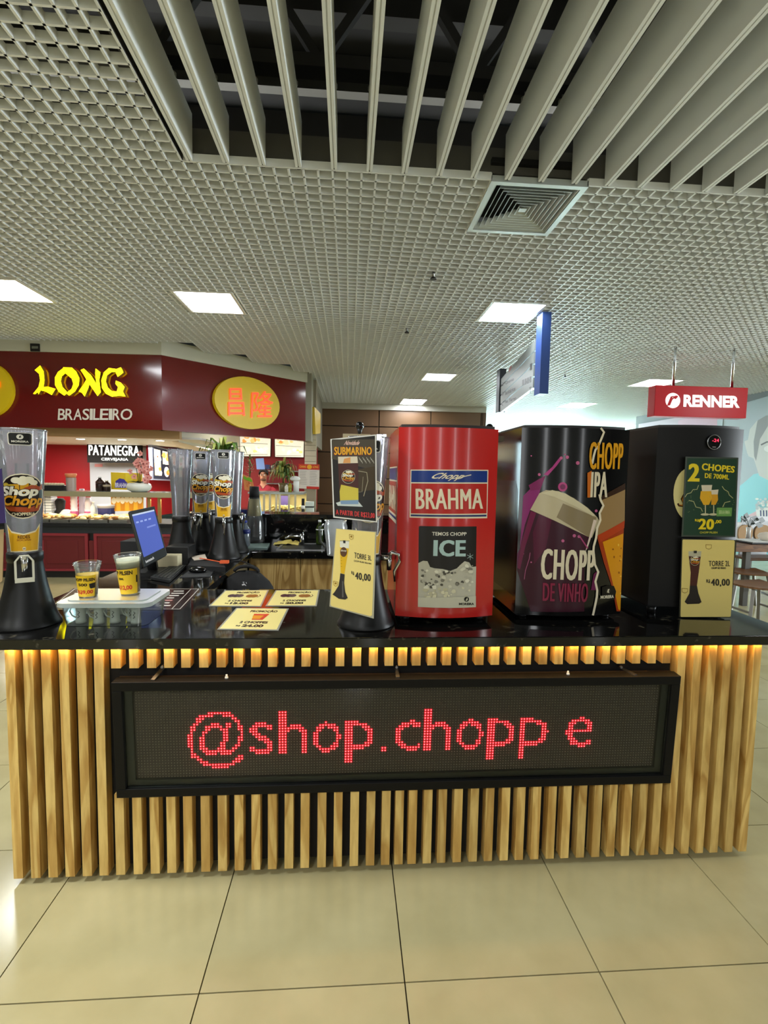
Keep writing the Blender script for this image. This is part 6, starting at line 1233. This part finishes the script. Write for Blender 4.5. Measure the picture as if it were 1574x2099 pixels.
s = at_y(1547, 1087, 6.6); t = thing('dining_bench', 'white shell bench with two tan oval back pads behind the table', 'bench', (s.x, 6.6, 0))
MB().box(s.x-.3, 6.3, .42, s.x+.3, 6.62, .46).build('seat', TABLEW, t, .01)
for sx in (-.26, .26):
    for sy in (6.34, 6.56): MB().bar((s.x+sx, sy, .42), (s.x+sx*1.05, sy, 0), .03).build('leg', mat((126, 124, 118), .4, .5, name='chair_steel'), t)
c = [at_y(x, y, 6.6) for x, y in ((1506, 1071), (1590, 1066), (1592, 1121), (1500, 1123))]; MB().slab(c, (0, 1, 0), .03).build('back_shell', mat((226, 228, 224), .4, name='white_shell'), t, .01); MB().box(s.x-.2, 6.6, .44, s.x+.2, 6.62, 1.0).build('back_stem', STEEL, t)
for px_, w_ in ((1527, 16), (1562, 17)):
    a, b = at_y(px_-w_, 1109, 6.595), at_y(px_+w_, 1076, 6.595); q = MB(); pr = rrect(a.x, a.z, b.x, b.z, min(b.x-a.x, b.z-a.z)*.42, 6); n = len(pr)
    q.add([(u, 6.6, v) for u, v in pr]+[(u, 6.585, v) for u, v in pr], [(k, (k+1) % n, n+(k+1) % n, n+k) for k in range(n)]+[tuple(range(n)), tuple(range(n, 2*n))]); q.build('back_pad', mat((176, 136, 84), .5, name='tan_veneer'), t)
a = at_y(1540, 1114, TY+.2); t = thing('serving_tray', 'black tray with pale paper liner on the wooden table', 'tray', (a.x+.2, TY+.2, zt_)); MB().box(a.x-.14, TY+.03, zt_, a.x+.5, TY+.4, zt_+.022).build('tray', BLACK, t, .006); MB().box(a.x-.11, TY+.05, zt_+.022, a.x+.46, TY+.38, zt_+.027).build('paper_liner', WHITE, t)
a = at_y(1565, 1100, TY+.2); t = thing('paper_napkin', 'crumpled white napkin on the black tray', 'napkin', (a.x, TY+.2, zt_+.027)); q = MB(); q.ball((a.x+.02, TY+.2, zt_+.075), .075, 14, sc=(1.1, .9, .7)); q.v = [p_+Vector((noise.noise(p_*17)*.02, 0, abs(noise.noise(p_*15))*.02)) for p_ in q.v]; q.build('napkin', mat((226, 216, 200), .8, name='napkin_paper'), t)
a = at_y(1536, 1068, TY+.5); t = thing('leaf_sprig', 'dark green leaf sprig in a slim vase behind the black tray', 'plant', (a.x, TY+.5, zt_)); MB().lathe([(.03, zt_), (.022, zt_+.1), (.03, zt_+.16)], 14, (a.x, TY+.5, 0)).build('vase', mat((206, 206, 200), .3, name='white_vase'), t)
for k, (dx, dz, l) in enumerate(((-.14, .06, .10), (-.05, .02, .12), (.06, -.01, .12), (.10, .05, .1), (0, .07, .12), (-.10, .10, .08))):
    b = Vector((a.x, TY+.5, zt_+.15)); e = Vector((a.x+dx, TY+.48, a.z+dz-.02)); d = Vector((1, .2, -.25)).normalized(); l *= 1.25; s_ = Vector((.1, 0, 1))*.042; q = MB(); q.add([e, e+d*l*.5+s_, e+d*l, e+d*l*.5-s_], [(0, 1, 2, 3)]); q.tube([b, (b+e)/2+Vector((0, 0, .03)), e], .003, 5); q.build('leaf', mat((26, 40, 26), .5, name='leaf_dark'), t, fix=False)
# ------------------------------------------------------------------ the cook
def person(label, px, Y, face):
    h = at_y(px, 974, Y); t = thing('person', label, 'person', (h.x, Y, 0)); x, y, hz = h.x, Y, h.z
    # body: one continuous skinned figure (torso, neck, head core, arms, legs)
    J = {'pel': (0, 0, .95, .145, .105), 'wai': (0, 0, 1.08, .14, .10), 'che': (0, .0, hz-.42, .165, .11), 'sho': (0, 0, hz-.285, .10, .07), 'nek': (0, .005, hz-.17, .058, .058), 'jaw': (0, -.01, hz-.09, .062, .07), 'hed': (0, .005, hz+.02, .080, .098), 'top': (0, .01, hz+.085, .062, .08),
         'hl': (.09, 0, .88, .09, .09), 'kl': (.11, -.01, .50, .06, .065), 'al': (.115, .02, .09, .042, .045), 'fl': (.12, -.10, .04, .04, .035), 'hr': (-.09, 0, .88, .09, .09), 'kr': (-.11, -.01, .50, .06, .065), 'ar': (-.115, .02, .09, .042, .045), 'fr': (-.12, -.10, .04, .04, .035),
         'sl': (.175, .0, hz-.30, .055, .055), 'el': (.25, .03, hz-.55, .045, .045), 'wl': (.20, -.16, hz-.66, .03, .034), 'pl': (.18, -.23, hz-.68, .03, .018), 'sr': (-.175, .0, hz-.30, .055, .055), 'er': (-.25, .03, hz-.55, .045, .045), 'wr': (-.20, -.16, hz-.66, .03, .034), 'pr': (-.18, -.23, hz-.68, .03, .018)}
    for s_, S_ in (('l', 1), ('r', -1)):
        for f in range(4):
            o = (f-1.5)*.019; l = (.072, .08, .075, .058)[f]; J[f'f{f}{s_}a'] = (S_*.18+o*S_, -.265, hz-.685, .0095, .0095); J[f'f{f}{s_}b'] = (S_*.178+o*S_*1.1, -.265-l*.55, hz-.697, .0085, .0085); J[f'f{f}{s_}c'] = (S_*.176+o*S_*1.1, -.265-l*.9, hz-.722, .007, .007)
        J['t'+s_+'a'] = (S_*.152, -.215, hz-.685, .011, .011); J['t'+s_+'b'] = (S_*.138, -.25, hz-.70, .009, .009)
    E_ = [('pel', 'wai'), ('wai', 'che'), ('che', 'sho'), ('sho', 'nek'), ('nek', 'jaw'), ('jaw', 'hed'), ('hed', 'top'), ('pel', 'hl'), ('hl', 'kl'), ('kl', 'al'), ('al', 'fl'), ('pel', 'hr'), ('hr', 'kr'), ('kr', 'ar'), ('ar', 'fr'), ('sho', 'sl'), ('sl', 'el'), ('el', 'wl'), ('wl', 'pl'), ('sho', 'sr'), ('sr', 'er'), ('er', 'wr'), ('wr', 'pr')]
    for s_ in 'lr':
        for f in range(4): E_ += [('p'+s_, f'f{f}{s_}a'), (f'f{f}{s_}a', f'f{f}{s_}b'), (f'f{f}{s_}b', f'f{f}{s_}c')]
        E_ += [('w'+s_, 't'+s_+'a'), ('t'+s_+'a', 't'+s_+'b')]
    names = list(J); me = bpy.data.meshes.new('body'); me.from_pydata([(J[n][0], J[n][1], J[n][2]) for n in names], [(names.index(a_), names.index(b_)) for a_, b_ in E_], []); o = bpy.data.objects.new('body', me); COL.objects.link(o); o.parent = t
    sk = o.modifiers.new('skin', 'SKIN'); o.modifiers.new('smooth', 'SUBSURF').levels = 2; o.modifiers['smooth'].render_levels = 2; sk.use_smooth_shade = True
    for i, n in enumerate(names): me.skin_vertices[0].data[i].radius = (J[n][3], J[n][4]); me.skin_vertices[0].data[i].use_root = n == 'pel'
    me.materials.append(mat((196, 138, 108), .55, name='skin')); _MW[o.name] = _MW[t.name]
    w = lambda q: [setattr(q, 'v', [p_+Vector((x, y, 0)) for p_ in q.v]), q][1]
    # shirt: a fitted shell with V neck and short sleeves, trousers, apron-free
    SH = mat((150, 20, 38), .7, name='shirt_red'); q = MB(); n = 28
    rows = [(.175, .135, .92), (.172, .13, 1.1), (.195, .14, hz-.45), (.215, .135, hz-.34), (.215, .125, hz-.275), (.16, .11, hz-.235), (.078, .082, hz-.195)]
    vs = []
    for rx, ry, z in rows:
        for i in range(n):
            a_ = 2*math.pi*i/n; zz_ = z
            if z > hz-.24: zz_ = z-.075*max(0, -math.sin(a_))**6
            vs.append((rx*math.cos(a_), ry*math.sin(a_), zz_))
    q.add(vs, [(j*n+i, j*n+(i+1) % n, (j+1)*n+(i+1) % n, (j+1)*n+i) for j in range(len(rows)-1) for i in range(n)], 0, True)
    for s_ in (1, -1): q.tube([(s_*.13, 0, hz-.30), (s_*.20, .005, hz-.34), (s_*.235, .02, hz-.45)], [.09, .085, .072], 14)
    w(q).build('shirt', SH, t, fix=False)
    q = MB(); q.tube([(.075*math.cos(a_), .078*math.sin(a_), hz-.20-.075*max(0, -math.sin(a_))**6) for a_ in [2*math.pi*k/24 for k in range(25)]], .009, 6); w(q).build('collar', mat((110, 14, 28), .7, name='collar_red'), t)
    q = MB(); q.cyl((.09, -.137, hz-.40), (.09, -.142, hz-.40), .026, n=14); w(q).build('badge', mat((230, 140, 40), .5, name='badge_orange'), t)
    q = MB(); q.lathe([(.165, .80), (.172, .96)], 24, sc if False else (0, 0, 0)); 
    for s_ in (1, -1): q.tube([(s_*.09, 0, .86), (s_*.11, 0, .5), (s_*.115, .02, .11)], [.115, .085, .065], 14)
    w(q).build('trousers', mat((26, 26, 30), .8, name='trousers_black'), t)
    # hair, eyes, nose, mouth, ears, beard
    q = MB(); n = 24; hr = []
    for j in range(9):
        th = j/8*1.72
        for i in range(n):
            a_ = 2*math.pi*i/n; front = max(0, -math.sin(a_)); tt = th*(1-.42*front**2); hr.append((.098*math.sin(tt)*math.cos(a_), .012+.118*math.sin(tt)*math.sin(a_), hz+.022+.125*math.cos(tt)))
    q.add(hr, [(j*n+i, j*n+(i+1) % n, (j+1)*n+(i+1) % n, (j+1)*n+i) for j in range(8) for i in range(n)], 0, True); w(q).build('hair', mat((20, 16, 14), .7, name='hair_black'), t, fix=False)
    for s_ in (1, -1):
        q = MB(); q.ball((s_*.033, -.088, hz+.002), .0135, 10); q.ball((s_*.033, -.1005, hz+.002), .0062, 8, 1); w(q).build('eye', [mat((230, 226, 220), .3, name='eye_white'), mat((24, 16, 12), .2, name='iris')], t)
        q = MB(); q.bar((s_*.016, -.099, hz+.023), (s_*.054, -.087, hz+.026), .010, .010); w(q).build('eyebrow', mat((20, 16, 14), .7, name='hair_black'), t)
        q = MB(); q.ball((s_*.088, .015, hz-.008), .03, 10, sc=(.35, .6, 1)); w(q).build('ear', mat((190, 130, 100), .55, name='skin2'), t)
    q = MB(); q.add([(0, -.098, hz+.008), (-.015, -.098, hz-.036), (.015, -.098, hz-.036), (0, -.124, hz-.034), (0, -.098, hz-.046)], [(0, 1, 3), (0, 3, 2), (1, 4, 3), (4, 2, 3)], 0, True); w(q).build('nose', mat((196, 138, 108), .55, name='skin'), t)
    q = MB(); q.bar((-.024, -.093, hz-.066), (.024, -.093, hz-.066), .012, .010); w(q).build('mouth', mat((150, 76, 66), .5, name='lips'), t)
    q = MB(); q.ball((0, -.040, hz-.09), .058, 14, sc=(1.0, .95, .5)); w(q).build('beard', mat((104, 72, 58), .8, name='beard_stubble'), t)
person('cook in a dark red V neck shirt standing behind the display case', 540, 10.2, 0)
